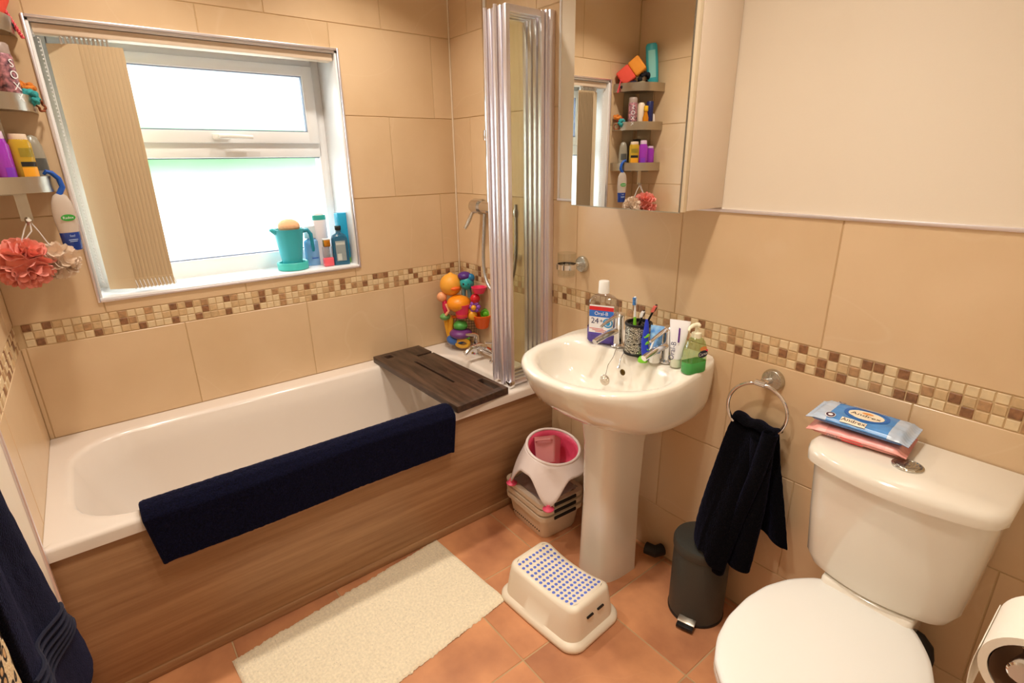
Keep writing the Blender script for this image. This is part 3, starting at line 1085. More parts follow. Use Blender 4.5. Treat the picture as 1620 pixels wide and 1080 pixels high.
M_wb = mat('blue wipes film', (84, 150, 218), .25, var=.12, scale=30)
M_we = mat('pale film', (196, 204, 216), .25, col2=(170, 190, 214), scale=20)
M_wp = mat('pink wipes film', (244, 160, 150), .3, var=.1, scale=30)
M_wp2 = mat('pink film end', (246, 170, 158), .3)
wp, _ = wipes('pink pack of wipes lying underneath the blue pack', -.092, -1.895, .7765, .10, .205, .125, .026, M_wp, M_wp2, -.003)
g = G().text('ooo', .014, (-.0615, .045, .012), (0, -1, 0), (.6, 0, 1), lift=.002)
P('lettering', g, C('grey print', (130, 120, 120)), wp, local=True)
g = G()
for k in range(2):
    g.quad((-.0618, .006 - .004 * k, .014 - .006 * k), (0, -1, 0), (.6, 0, 1), .022, .001, lift=.002)
P('small_print', g, M_red, wp, local=True)
wb, topf = wipes('blue and white pack of wipes lying on top of the pink pack', -.090, -1.893, .8055, .06, .212, .122, .026, M_wb, M_we, -.004)
zt = .0263


def drape(g, dz=.0):
    """lay flat shapes (x,y) on the top of the blue packet"""
    out = []
    for v in g.v:
        a = v[1] / .106
        b = v[0] / .061
        p = topf((a + 1) / 2, (b + 1) / 2, 1)
        out.append((v[0], v[1], p[2] + .0009 + dz))
    g.v = out
    return g


def gridoval(cy, cx, ry, rx, n=28, m=6, inner=0):
    rings = [[(cx + rx * (inner + (1 - inner) * k / m) * sin(2 * pi * i / n), cy + ry * (inner + (1 - inner) * k / m) * cos(2 * pi * i / n), 0) for i in range(n)] for k in range(1 if not inner else 0, m + 1)]
    return G().loft(rings, not inner, False)


P('label_ring', drape(gridoval(-.004, .006, .047, .038, inner=.84), .0002), C('mid blue print', (40, 108, 190)), wb, local=True)
P('label_oval', drape(gridoval(-.004, .002, .037, .026), .0003), C('cream label', (250, 232, 205)), wb, local=True)
P('lettering', drape(G().text('Andrex', .018, (-.002, -.004, 0), (0, -1, 0), (1, 0, 0), 0, 1.15), .0008), M_blackp, wb, local=True)
g = gridoval(-.004, .014, .012, .007)
P('dog_mark', drape(g, .0007), C('orange mark', (238, 160, 84)), wb, local=True)
g = G().grid(10, 6, lambda u, v: (-.057 + .018 * v, .034 - .052 * u, 0))
P('label_strip', drape(g, .0004), C('cream strip', (250, 230, 205)), wb, local=True)
P('lettering', drape(G().text('Andrex', .0165, (-.048, .008, 0), (0, -1, 0), (1, 0, 0), 0), .0010), M_blackp, wb, local=True)
for cy, cx in ((.058, -.044), (.060, .048)):
    P('round_seal', drape(gridoval(cy, cx, .011, .011), .0004), M_lab_w, wb, local=True)
    P('round_seal', drape(gridoval(cy, cx, .0095, .0095, inner=.55), .0009), C('seal print', (70, 40, 60)), wb, local=True)
g = G().grid(12, 3, lambda u, v: (.046 + .006 * v, .036 - .07 * u, 0))
P('pale_stripe', drape(g, .0004), C('pale print', (200, 226, 244)), wb, local=True)

# ---------------------------------------------------------------- pedal bin
BC = (-.120, -1.545)
pb = T('pedal_bin', 'dark grey round pedal bin on the floor under the hanging navy towel', 'bin', (BC[0], BC[1], 0))
M_bin = mat('dark grey hammered metal', (72, 74, 70), .42, .35, bump=.15, bscale=250)
P('bin_body', G().lathe([(.081, .0), (.086, .003), (.086, .248), (.084, .252)], (*BC, 0), 48), M_bin, pb)
P('bin_lid', G().lathe([(.0885, .246), (.0895, .25), (.0895, .268), (.086, .276), (.06, .281), (0, .284)], (*BC, 0), 48, cap1=False), M_bin, pb)
P('base_ring', G().lathe([(.0875, .0), (.088, .008), (.086, .010)], (*BC, 0), 48), M_black, pb)
g = G().box(-.032, -.022, -.102, -.078, 0, 0)
a_ = math.radians(197)
dx, dy = cos(a_), sin(a_)
pth = lambda r, s, z: (BC[0] + dx * r - dy * s, BC[1] + dy * r + dx * s, z)
g = G().loft([[pth(.080, -.026, .012), pth(.080, .026, .012), pth(.080, .026, .022), pth(.080, -.026, .022)],
              [pth(.120, -.026, .008), pth(.120, .026, .008), pth(.120, .026, .020), pth(.120, -.026, .020)]])
P('pedal', g, M_black, pb, bev=.002)
g = G().loft([[pth(.084, -.027, .026), pth(.084, .027, .026), pth(.084, .027, .030), pth(.084, -.027, .030)],
              [pth(.106, -.027, .019), pth(.106, .027, .019), pth(.106, .027, .023), pth(.106, -.027, .023)]])
P('pedal_cover', g, M_steel, pb, bev=.001)
P('hinge_box', G().box(BC[0] + .075, BC[0] + .098, BC[1] - .025, BC[1] + .025, .225, .262), M_black, pb, bev=.003)

# ---------------------------------------------------------------- towel ring and towel
tr = T('towel_ring', 'chrome towel ring on a round wall rosette beside the basin', 'towel ring', (0, -1.632, .817))
P('rosette', G().lathe([(.032, 0), (.032, -.006), (.028, -.014), (0, -.015)], (-.001, -1.632, .817), 30, axis='x', cap1=False), m_ros, tr, fix=True)
P('post', G().tube([(-.012, -1.630, .817), (-.045, -1.622, .818)], .009, 14), M_chrome, tr)
RC = Vector((-.055, -1.622, .735))
g = G().tube([(RC.x - .012 * sin(2 * pi * k / 48), RC.y + .081 * sin(2 * pi * k / 48) , RC.z + .081 * cos(2 * pi * k / 48)) for k in range(48)], .0052, 10, closed=True)
P('ring', g, M_chrome, tr)
P('clip', G().tube([(-.055, -1.636, .8165), (-.055, -1.608, .8175)], .009, 14), M_chrome, tr)


def cloth(fn, nu=50, nv=60, amp=.0016, sc=90):
    def f(u, v):
        p = Vector(fn(u, v))
        return p + Vector((noise.noise(p * sc), noise.noise(p * sc + Vector((9, 0, 0))), noise.noise(p * sc + Vector((0, 9, 0))))) * amp
    return G().grid(nu, nv, f)


Lt = [(.0, -1.560), (.12, -1.553), (.35, -1.545), (.6, -1.535), (.85, -1.527), (1, -1.530)]
def front(u, v):
    ylo = lerp(Lt, v)
    yhi = lerp([(0, -1.672), (.3, -1.668), (.6, -1.660), (.85, -1.654), (1, -1.652)], v)
    y = ylo + (yhi - ylo) * u
    zb = lerp([(0, .291), (.5, .289), (.75, .262), (1, .250)], u)
    ztop = .692 - .012 * u
    z = ztop + (zb - ztop) * v
    xb = lerp([(0, -.140), (.35, -.196), (.7, -.196), (1, -.180)], u)
    x = -.062 + (xb + .062) * v ** 1.25 - .012 * sin(u * 2 * pi * 1.6 + .6) * (.35 + .65 * v) * (1 - v * .5) - .014 * (1 - (2 * v - 1) ** 2)
    if v < .05:
        x += .012 * (1 - v / .05)
    return (x, y, z)
def back(u, v):
    ylo = lerp([(0, -1.575), (.5, -1.60), (1, -1.62)], v)
    yhi = lerp([(0, -1.688), (.25, -1.706), (.6, -1.738), (1, -1.772)], v)
    y = ylo + (yhi - ylo) * u
    z = (.70 - .015 * u) + (.348 + .02 * (1 - u) - (.70 - .015 * u)) * v
    x = -.040 - .018 * v - .012 * sin(u * 2 * pi * 1.3 + 1) * (.3 + .7 * v)
    return (x, y, z)
def fold(u, v):
    yc = lerp([(0, -1.684), (.3, -1.672), (.6, -1.650), (.85, -1.636), (1, -1.630)], v)
    a = 2 * pi * u
    z = .698 + (.232 - .698) * v
    r = .020 * (1 - .2 * v)
    return (-.085 - .085 * v + r * .8 * cos(a), yc + r * 1.05 * sin(a), z)
def fold2(u, v):
    yc = lerp([(0, -1.66), (.5, -1.675), (1, -1.672)], v)
    a = 2 * pi * u
    z = .66 + (.262 - .66) * v
    r = .030
    return (-.072 - .060 * v + r * .7 * cos(a), yc + r * 1.1 * sin(a), z)
twl = T('hand_towel', 'dark navy hand towel hanging through the chrome ring, touching the bin', 'towel', (-.07, -1.63, .232))
P('front_layer', cloth(front), M_blackt, twl, solid=.009, sub=1, smooth=180)
P('back_layer', cloth(back), M_blackt, twl, solid=.009, sub=1, smooth=180)
P('rolled_edge', cloth(fold, 20, 50), M_blackt, twl, smooth=180, sub=1, solid=.003)
P('inner_fold', cloth(fold2, 24, 50), M_blackt, twl, smooth=180, sub=1, solid=.003)
def top_(u, v):
    y = -1.560 - .132 * u
    a = pi * v
    return (-.052 - .022 * cos(a) * 1.0, y, .690 - .012 * u + .013 * sin(a) + .004 * sin(u * 14))
P('top_fold', cloth(top_, 30, 14), M_blackt, twl, solid=.01, sub=1, smooth=180)
# ---------------------------------------------------------------- towel over the bath edge
tb = T('bath_mat_towel', 'navy blue towelling bath mat draped over the front edge of the bath', 'towel', (-1.0, -.72, .38))
def drp(u, v):
    # v: 0 inside bottom -> over rim -> 1 outside bottom
    x = -1.487 + .960 * u
    path = [(0, (-.658, .40)), (.25, (-.660, .50)), (.33, (-.664, .545)), (.42, (-.690, .5535)), (.52, (-.716, .549)), (.60, (-.7375, .530)), (1, (-.745, .388))]
    for (a, p), (b, q) in zip(path, path[1:]):
        if v <= b + 1e-9:
            t = (v - a) / (b - a)
            y = p[0] + (q[0] - p[0]) * t
            z = p[1] + (q[1] - p[1]) * t
            break
    x += .022 * (max(0, v - .6) / .4) * (1 - 2 * u) * .9
    y += -.003 * sin(x * 9) * (v > .6)
    return (x, y, z)
g = cloth(drp, 200, 90, .0022, 150)
P('towelling', g, M_navy, tb, solid=.015, sub=1, smooth=180)
for xx in (-1.488, -.526):
    g = G().tube([Vector(drp(0 if xx < -1 else 1, v / 20)) + Vector((0, -.001, 0)) for v in range(6, 21)], .008, 8)
    P('hem', g, M_navy, tb)

# ---------------------------------------------------------------- bath board
bd = T('bath_board', 'dark stained wooden bath tray board lying across the bath', 'bath board', (-.385, -.38, .531))
BX = lambda a, b: (-.5165 + .2555 * a + .008 * b * 0, 0)
def bpt(a, b, z):
    # a across width (0..1 towards wall), b along length (0 back .. 1 front)
    p00, p10, p01, p11 = Vector((-.522, -.032)), Vector((-.278, -.026)), Vector((-.510, -.742)), Vector((-.256, -.722))
    q = (p00 * (1 - a) + p10 * a) * (1 - b) + (p01 * (1 - a) + p11 * a) * b
    return (q.x, q.y, z)
def bblock(g, a0, a1, b0, b1, z0=.532, z1=.560):
    vs = [bpt(a, b, z) for z in (z0, z1) for b in (b0, b1) for a in (a0, a1)]
    g.add(vs, [(0, 2, 3, 1), (4, 5, 7, 6), (0, 1, 5, 4), (2, 6, 7, 3), (0, 4, 6, 2), (1, 3, 7, 5)])
# the board: rectangular grid with cut-outs, shared vertices so it is one solid slab
xs_ = [0, .16, .30, .455, .50, .62, .66, .80, .93, 1]
ys_ = [0, .045, .10, .175, .20, .265, .72, .79, .925, .955, 1]
holes = set()
for i in range(len(xs_) - 1):
    for j in range(len(ys_) - 1):
        xm, ym = (xs_[i] + xs_[i + 1]) / 2, (ys_[j] + ys_[j + 1]) / 2
        if .455 < xm < .50 and .265 < ym < .72: holes.add((i, j))            # long slot
        if .16 < xm < .30 and .045 < ym < .10: holes.add((i, j))             # small cut-out at the back
        if xm > .66 and .175 < ym < .20: holes.add((i, j))                   # side slot
        if .80 < xm < .93 and .79 < ym < .955: holes.add((i, j))             # phone slot
        if .66 < xm < .80 and .79 < ym < .925 and False: holes.add((i, j))
g = G()
idx = {}
def vid(i, j, t):
    k = (i, j, t)
    if k not in idx:
        idx[k] = len(g.v)
        g.v.append(bpt(xs_[i], ys_[j], .560 if t else .5315))
    return idx[k]
for i in range(len(xs_) - 1):
    for j in range(len(ys_) - 1):
        if (i, j) in holes: continue
        g.f.append((vid(i, j, 1), vid(i, j + 1, 1), vid(i + 1, j + 1, 1), vid(i + 1, j, 1)))
        g.f.append((vid(i, j, 0), vid(i + 1, j, 0), vid(i + 1, j + 1, 0), vid(i, j + 1, 0)))
        for (di, dj, e1, e2) in ((-1, 0, (i, j), (i, j + 1)), (1, 0, (i + 1, j + 1), (i + 1, j)), (0, -1, (i + 1, j), (i, j)), (0, 1, (i, j + 1), (i + 1, j + 1))):
            n_ = (i + di, j + dj)
            if n_ in holes or not (0 <= n_[0] < len(xs_) - 1 and 0 <= n_[1] < len(ys_) - 1):
                g.f.append((vid(*e1, 1), vid(*e1, 0), vid(*e2, 0), vid(*e2, 1)))
g.m = [0] * len(g.f)
P('board', g, M_board, bd, bev=.0025, smooth=40)

# ---------------------------------------------------------------- mat on the floor
mt = None
c00, c10, c01, c11 = Vector((-1.378, -.792)), Vector((-.619, -.712)), Vector((-1.345, -1.205)), Vector((-.590, -1.120))
NU, NV = 230, 110
def matf(u, v, top):
    q = (c00 * (1 - u) + c10 * u) * (1 - v) + (c01 * (1 - u) + c11 * u) * v
    # scalloped long edges
    if v < .02 or v > .98:
        s = .006 * (noise.noise(Vector((u * 60, v * 3, 1))) + .5)
        q = q + Vector((.04, -1)).normalized() * s * (1 if v > .5 else -1)
    edge = min(u * .76, (1 - u) * .76, v * .41, (1 - v) * .41)
    h = .0015 + .0075 * min(1, edge / .012) ** .6
    rib = .0010 * sin(u * 2 * pi * 150)
    z = h + rib + .0016 * noise.noise(Vector((u * 170, v * 95, 0))) + .0035 * noise.noise(Vector((u * 9, v * 5, 4)))
    return (q.x, q.y, max(.0006, z)) if top else (q.x, q.y, .0003)
g = G().grid(NU, NV, lambda u, v: matf(u, v, True))
m_mat = mat('cream woven cotton', (250, 236, 206), .95, var=.08, scale=120, bump=.8, bscale=220)
mt = one('bath_rug', 'cream woven bath rug lying on the floor beside the bath', 'rug', g, m_mat, smooth=180)
g = G()
for k in range(260):
    u, v = R.random(), R.random()
    p = matf(u, v, True)
    g.ball((p[0], p[1], p[2] + .0012), R.uniform(.0005, .0011), 5, 4)
P('sequins', g, mat('silver sequin', (250, 245, 235), .2, .6), mt, kind='stuff')

# ---------------------------------------------------------------- step stool
st = T('step_stool', "child's white plastic step stool with blue dots on its seat", 'stool', (-.468, -1.250, 0), math.radians(4))
M_stool = mat('warm white plastic', (240, 228, 206), .38)
def st_ring(hx, hy, z, r, sag=0, waist=0, n=10):
    pts = []
    raw = rr(-hx, hx, -hy, hy, r, 0, n)
    # add points along long sides
    full = []
    for i in range(len(raw)):
        a, b = Vector(raw[i]), Vector(raw[(i + 1) % len(raw)])
        full.append(a)
        if (b - a).length > .06:
            for k in range(1, 12):
                full.append(a + (b - a) * k / 12)
    for p in full:
        t = (p.y / hy)
        w_s = 1 - waist * (1 - t * t)
        pts.append((p.x * w_s, p.y, z - sag * (1 - t * t)))
    return pts
rings = [st_ring(.119, .175, 0, .05, 0, -.04), st_ring(.122, .178, .004, .05, 0, -.04), st_ring(.122, .178, .014, .05, 0, -.04), st_ring(.116, .171, .023, .047, 0, -.03), st_ring(.108, .162, .027, .045, 0, -.03),
         st_ring(.1, .156, .085, .04, .004, .03), st_ring(.094, .150, .122, .035, .012, .08), st_ring(.092, .148, .130, .034, .016, .09), st_ring(.086, .142, .136, .03, .018, .09), st_ring(.078, .132, .1375, .026, .018, .09)]
g = G().loft(rings, True, True)
# top cap: replace the single n-gon by a sagging grid
g.f.pop(); g.m.pop()
hx, hy = .0775, .1315
body = P('stool_body', g, M_stool, st, local=True, smooth=50, fix=False)
def stt(u, v):
    y = -.132 + .264 * v
    t = y / .132
    wv = .078 * (1 - .09 * (1 - t * t))
    # round the corners of the sheet
    k = 1
    if abs(y) > .106:
        q = (abs(y) - .106) / .026
        k = (wv - .026 + .026 * math.sqrt(max(0, 1 - q * q))) / wv
    return ((2 * u - 1) * wv * k, y, .1376 - .018 * (1 - t * t))
P('seat_top', G().grid(24, 40, stt), M_stool, st, local=True, smooth=60)
g = G()
for i in range(9):
    for j in range(13):
        u = .06 + .88 * i / 8
        v = .06 + .88 * j / 12
        p = stt(u, v)
        g.lathe([(.0056, 0), (.0056, .0010), (.004, .0015)], (p[0], p[1], p[2] - .0002), 10)
P('grip_dots', g, mat('blue rubber dot', (92, 116, 214), .5), st, local=True, kind='stuff')
for s in (.025, -.025):
    g = G().loft([[(s - .014, -.1555, .088), (s + .014, -.1555, .088), (s + .014, -.1548, .093), (s - .014, -.1548, .093)],
                  [(s - .014, -.1605, .088), (s + .014, -.1605, .088), (s + .014, -.1598, .093), (s - .014, -.1598, .093)]])
    P('hand_slot', g, M_black, st, local=True)

# ---------------------------------------------------------------- stack of baskets with baby bath seat
M_bask = mat('warm grey plastic', (226, 208, 184), .42)
for k in range(3):
    base = .000 + .030 * k
    tk = T('storage_basket', ['lowest pale basket on the floor between the bath and the pedestal', 'middle pale basket nested in the stack beside the bath',
                              'top pale basket of the stack holding a clear bag'][k], 'basket', (-.20, -.875, base), math.radians(-3), group='nested pale baskets by the pedestal')
    g = G()
    sx, sy = .098, .122
    hh = .115
    outer = [rr(-sx * .86, sx * .86, -sy * .86, sy * .86, .03, .0), rr(-sx * .90, sx * .90, -sy * .90, sy * .90, .03, .012), rr(-sx, sx, -sy, sy, .03, hh - .022),
             rr(-sx - .010, sx + .010, -sy - .010, sy + .010, .034, hh - .020), rr(-sx - .011, sx + .011, -sy - .011, sy + .011, .034, hh), rr(-sx + .0, sx - .0, -sy + .0, sy - .0, .03, hh),
             rr(-sx * .88, sx * .88, -sy * .88, sy * .88, .028, .016)]
    if k:
        # nested bodies are hidden: start a little higher so they sit in the one below
        outer[0] = rr(-sx * .80, sx * .80, -sy * .80, sy * .80, .03, .018)
        outer[1] = rr(-sx * .84, sx * .84, -sy * .84, sy * .84, .03, .022)
        outer[-1] = rr(-sx * .80, sx * .80, -sy * .80, sy * .80, .028, .028)
        outer[2] = rr(-sx * .93, sx * .93, -sy * .93, sy * .93, .03, hh - .03)
        outer[-2] = rr(-sx + .010, sx - .010, -sy + .010, sy - .010, .03, hh)
    g.loft(outer, True, True)
    P('basket_body', g, M_bask, tk, local=True, smooth=40, fix=True)
    P('handle', G().box(-.055, .055, -sy - .0155, -sy - .0105, hh - .017, hh - .003), M_dark, tk, local=True, bev=.002, label='dark grey rubber handle strip')
    if k == 0:
        g = G()
        for i in range(14):
            yy = -.085 + .17 * i / 13
            g.box(-sx * .925 - .0012, -sx * .925 + .004, yy - .0025, yy + .0025, .030, .036)
        P('vent_holes', g, M_dark, tk, local=True, kind='stuff')
        for s in (-.04, .0, .04):
            pass
# clear bag on the top basket
def bag(u, v):
    x = -.285 + .17 * u
    y = -.99 + .22 * v
    return (x, y, .172 + .012 * noise.noise(Vector((x * 30, y * 25, 1))) + .016 * (1 - (2 * u - 1) ** 2) * (1 - (2 * v - 1) ** 2))
one('plastic_bag', 'crumpled clear plastic bag lying in the top basket under the bath seat', 'bag', G().grid(30, 30, bag), mat('clear bag film', (206, 190, 190), .15, alpha=.55, bump=.5, bscale=40), smooth=180, solid=.001)

bs = T('baby_bath_seat', 'white and pink baby bath seat standing on the basket stack', 'baby seat', (-.205, -.885, .20))
SCN = Vector((-.185, -.912, 0))
M_seatw = mat('pearl white plastic', (240, 226, 222), .3)
M_seatp = mat('bright pink plastic', (236, 84, 120), .35)
NS = 96
tilt = lambda x, y: .03 * ((y - SCN.y) / .12) + .01 * ((x - SCN.x) / .12)
LEGS = [math.radians(a) for a in (203, 262, 335, 60, 120)]
LEGS = [math.radians(a) for a in (110, 200, 262 - 25, 330, 30)]
LEGS = [math.radians(a) for a in (138, 222, 318, 42)]
def shell_ring(f, r, ztop):
    out = []
    for i in range(NS):
        a = 2 * pi * i / NS
        leg = max(max(0, 1 - abs((a - L + pi) % (2 * pi) - pi) / .62) for L in LEGS)
        leg = leg * leg * (3 - 2 * leg)
        zb = .288 - .098 * leg ** 1.2
        zt_ = ztop + .022 * cos(a - 1.3)
        z = zt_ + (zb - zt_) * f
        rad = r + (.040 + .024 * leg) * f
        out.append((SCN.x + rad * cos(a), SCN.y + rad * sin(a), z))
    return out
g = G().loft([shell_ring(f, .106, .350) for f in (0, .1, .3, .5, .7, .85, 1)], False, False)
P('seat_shell', g, M_seatw, bs, solid=.005, smooth=60)
g = G()
pts = shell_ring(0, .104, .351)
g.tube(pts, .006, 10, closed=True)
P('rim', g, M_seatw, bs, smooth=60)
def cup_ring(r, z):
    return [(SCN.x + r * cos(2 * pi * i / NS), SCN.y + r * sin(2 * pi * i / NS), z + (.022 * cos(2 * pi * i / NS - 1.3) if z > .3 else 0)) for i in range(NS)]
g = G().loft([cup_ring(.100, .350), cup_ring(.094, .325), cup_ring(.086, .28), cup_ring(.07, .262), cup_ring(.03, .258)], False, True)
P('pink_liner', g, M_seatp, bs, solid=.003, smooth=60)
P('drain_pad', G().lathe([(.028, .262), (.028, .266), (0, .267)], (SCN.x + .03, SCN.y - .035, 0), 24, cap1=False), C('dark pad', (96, 62, 66)), bs)
for L in LEGS:
    r = .166
    c = (SCN.x + r * cos(L), SCN.y + r * sin(L))
    ft = P('suction_foot', G().lathe([(.021, .177), (.022, .181), (.013, .187), (.009, .194), (.008, .198)], (*c, 0), 22), M_seatp, bs, label='bright pink suction foot')
# translucent jug in the seat
jg = T('rinse_jug', 'small translucent pink jug lying inside the bath seat', 'jug', (-.205, -.905, .275), math.radians(20))
M_jug = mat('translucent pink plastic', (244, 176, 176), .25, trans=.35, ior=1.2)
Rj = Matrix.Rotation(math.radians(38), 3, 'Y') @ Matrix.Rotation(math.radians(-20), 3, 'X')
g = G().loft([rr(-.034, .034, -.040, .040, .010, 0), rr(-.038, .038, -.046, .046, .010, .100), rr(-.041, .041, -.049, .049, .010, .104), rr(-.036, .036, -.044, .044, .010, .104), rr(-.033, .033, -.039, .039, .010, .006)], True, True)
g.v = [tuple(Rj @ Vector(v)) for v in g.v]
P('jug_body', g, M_jug, jg, local=True, smooth=50)
g = G().tube([(-.037, -.034, .086), (-.05, -.03, .086), (-.056, 0, .086), (-.05, .03, .086), (-.037, .034, .086)], .004, 8)
g.v = [tuple(Rj @ Vector(v)) for v in g.v]
P('handle', g, M_jug, jg, local=True)
# pink scoop under the seat
sc_ = T('pink_scoop', 'coral pink plastic scoop leaning under the bath seat', 'scoop', (-.235, -.985, .19))
g = G()
def scp(u, v):
    a = (u - .5) * 2
    w2 = .020 * math.sqrt(max(.02, 1 - (2 * v - .8) ** 2 if v < .9 else .1))
    return (-.262 + .0 * v + .006 * (1 - a * a), -.96 - .045 * v - .012 * a * .6, .200 + .06 * v + a * w2)
g.grid(10, 16, scp)
P('scoop_bowl', g, C('coral plastic', (246, 84, 90)), sc_, solid=.003, smooth=60)
P('scoop_handle', G().tube([(-.256, -.998, .248), (-.24, -1.015, .285)], [.007, .005], 8), C('coral plastic', (246, 84, 90)), sc_)

# ---------------------------------------------------------------- blind
vb = T('vertical_blind', 'cream vertical blind drawn to the left of the window', 'blind', (-1.33, .05, .99))
M_slat = mat('cream blind fabric', (222, 198, 160), .8, bump=.1, bscale=300)
P('headrail', G().box(OX0 + .012, OX1 - .012, .018, .070, 1.802, 1.828), mat('headrail beige', (226, 206, 182), .5), vb, bev=.002)
P('rail_end', G().box(OX0 + .009, OX0 + .014, .024, .066, 1.797, 1.829), M_pvc, vb, bev=.001)
th = math.radians(30)
for k in range(11):
    cx = -1.388 + .0117 * k
    g = G()
    def slat(u, v):
        s = (u - .5) * .089
        return (cx + s * cos(th), .046 - s * sin(th) + .0008 * sin(u * pi), 1.782 - .775 * v)
    g.grid(5, 4, slat)
    sl = P('slat', g, M_slat, vb, solid=.0006, smooth=0)
    P('carrier', G().box(cx - .003, cx + .003, .040, .054, 1.780, 1.801), M_pvc, sl, bev=.001)
    p0, p1 = slat(0, 1), slat(1, 1)
    g = G().add([(p0[0], p0[1] - .002, 1.006), (p1[0], p1[1] - .002, 1.006), (p1[0], p1[1] - .002, 1.040), (p0[0], p0[1] - .002, 1.040)], [(0, 1, 2, 3)])
    P('bottom_weight', g, M_slat, sl, solid=.002, smooth=0)
    P('chain_link', G().tube([(p1[0] - .006, p1[1] - .006, 1.004), (p1[0] + .004, p1[1] - .006, 1.010), (p1[0] + .0, p1[1] - .004, 1.035)], .0016, 6), M_pvc, sl)
g = G()
for k in range(66):
    for xx in (OX0 + .020,):
        g.ball((xx, .03, 1.79 - .0115 * k), .0026, 6, 4)
cc_ = P('control_chain', g, M_pvc, vb)
P('chain_cord', G().tube([(OX0 + .024, .032, 1.79), (OX0 + .024, .032, 1.03)], .001, 5), M_pvc, vb)

# ---------------------------------------------------------------- things on the window sill
SZ = OZ0 + .0065
pt = T('watering_jug', 'turquoise plastic jug standing in its round saucer on the window sill', 'jug', (-.785, .088, SZ))
c_ = (-.785, .088, SZ)
M_turq = C('turquoise plastic', (66, 186, 200))
P('saucer', G().lathe([(.058, 0), (.062, .003), (.063, .030), (.060, .033), (.054, .030), (.05, .008)], c_, 36), C('sea green plastic', (70, 190, 182)), pt, smooth=50)
g = G().lathe([(.036, .012), (.040, .03), (.052, .11), (.060, .165), (.062, .170), (.058, .170), (.050, .11), (.038, .04)], c_, 36, cap1=True)
P('jug_body', g, M_turq, pt, smooth=50)
P('spout_lip', G().tube([(c_[0] - .055, c_[1] - .01, SZ + .160), (c_[0] - .070, c_[1] - .016, SZ + .170), (c_[0] - .078, c_[1] - .018, SZ + .172)], [.012, .009, .005], 12), M_turq, pt)
P('handle', G().tube([(c_[0] + .055, c_[1], SZ + .155), (c_[0] + .078, c_[1], SZ + .158), (c_[0] + .090, c_[1], SZ + .140), (c_[0] + .094, c_[1], SZ + .075), (c_[0] + .094, c_[1], SZ + .065)], [.009, .009, .009, .007, .005], 12), C('dark teal handle', (36, 140, 162)), pt)
one('bath_sponge', 'peach sponge resting in the mouth of the turquoise jug', 'sponge', G().ball((c_[0] + .005, c_[1], SZ + .180), (.044, .044, .030), 22, 12), mat('peach sponge', (244, 186, 140), .9, bump=.8, bscale=90))


def bottle(label, x, y, z, prof, m_body, cap=None, m_cap=None, sx=1, sy=.6, rz=0, group=None, name='toiletry_bottle', cat='bottle', labels=(), tiltx=0, tilty=0):
    t = T(name, label, cat, (x, y, z), rz, group=group)
    if tiltx or tilty:
        t.rotation_euler = (tiltx, tilty, rz)
    P('bottle_body', G().lathe(prof, n=26, sx=sx, sy=sy), m_body, t, local=True, smooth=50)
    if cap:
        P('cap', G().lathe(cap, n=24, sx=1 if cap[0][0] < .0151 else sx, sy=1 if cap[0][0] < .0151 else sy), m_cap, t, local=True, smooth=50)
    for (nm, w2, z0, z1, yy, m_) in labels:
        def lf(u, v, w2=w2, z0=z0, z1=z1):
            a = (u - .5) * 2 * w2
            zz = z0 + (z1 - z0) * v
            r = lerp([(p[1], p[0]) for p in prof], zz) + .0006
            return (r * sin(a) * sx, -r * cos(a) * sy, zz)
        P(nm, G().grid(9, 3, lf), m_, t, local=True, smooth=60)
    return t


def bprof(r, h, sh_=.8, neck=.011):
    return [(r * .9, 0), (r, .004), (r, h * sh_), (r * .85, h * (sh_ + .06)), (neck, h * (sh_ + .14)), (neck, h)]


GS = 'toiletries on the window sill'
M_bsh = mat('ice blue bottle', (150, 196, 236), .15, trans=.3, ior=1.2)
bottle('clear ice-blue bottle with a white cap just right of the turquoise jug', -.682, .125, SZ, bprof(.036, .12, .86), M_bsh, [(.028, .118), (.030, .122), (.028, .17), (.0, .172)], C('frosty cap', (226, 236, 240)), sy=.62, group=GS,
       labels=[('label', .4, .03, .035, 0, C('blue print', (60, 110, 200)))])
bottle('white bottle with a teal cap at the back of the window sill', -.640, .120, SZ, bprof(.030, .205, .93, .02), C('white bottle', (236, 230, 234)), [(.029, .193), (.030, .197), (.029, .213), (0, .215)], C('sea cap', (60, 180, 170)), sy=.65, group=GS)
pf = T('perfume_bottle', 'small pink perfume bottle with a gold cap beside the dark blue bottle', 'bottle', (-.645, .048, SZ), group=GS)
P('bottle_body', G().box(-.022, .022, -.012, .012, 0, .038), C('pink perfume glass', (240, 96, 110), rough=.1, coat=.5), pf, local=True, bev=.006, seg=3)
P('bottle_body', G().box(-.020, .020, -.011, .011, .038, .085), M_pet, pf, local=True, bev=.004, label='clear glass upper half')
P('cap', G().box(-.014, .014, -.010, .010, .085, .115), mat('gold', (226, 158, 60), .25, 1), pf, local=True, bev=.002)
P('collar', G().box(-.016, .016, -.011, .011, .114, .119), M_bw, pf, local=True, bev=.001)
M_tealb = C('petrol blue bottle', (24, 92, 124), rough=.15, coat=.4)
bb = T('toiletry_bottle', 'petrol blue bottle with grey label and black cap at the front of the sill', 'bottle', (-.585, .055, SZ), -.15, group=GS)
g = G().loft([rr(-.034, .034, -.019, .019, .012, 0), rr(-.036, .036, -.020, .020, .013, .004), rr(-.034, .034, -.019, .019, .013, .112), rr(-.028, .028, -.016, .016, .012, .128), rr(-.012, .012, -.011, .011, .010, .138), rr(-.010, .010, -.0095, .0095, .009, .150)])
P('bottle_body', g, M_tealb, bb, local=True, smooth=50)
P('cap', G().lathe([(.012, .150), (.013, .152), (.0135, .166), (.012, .168)], n=20), M_black, bb, local=True)
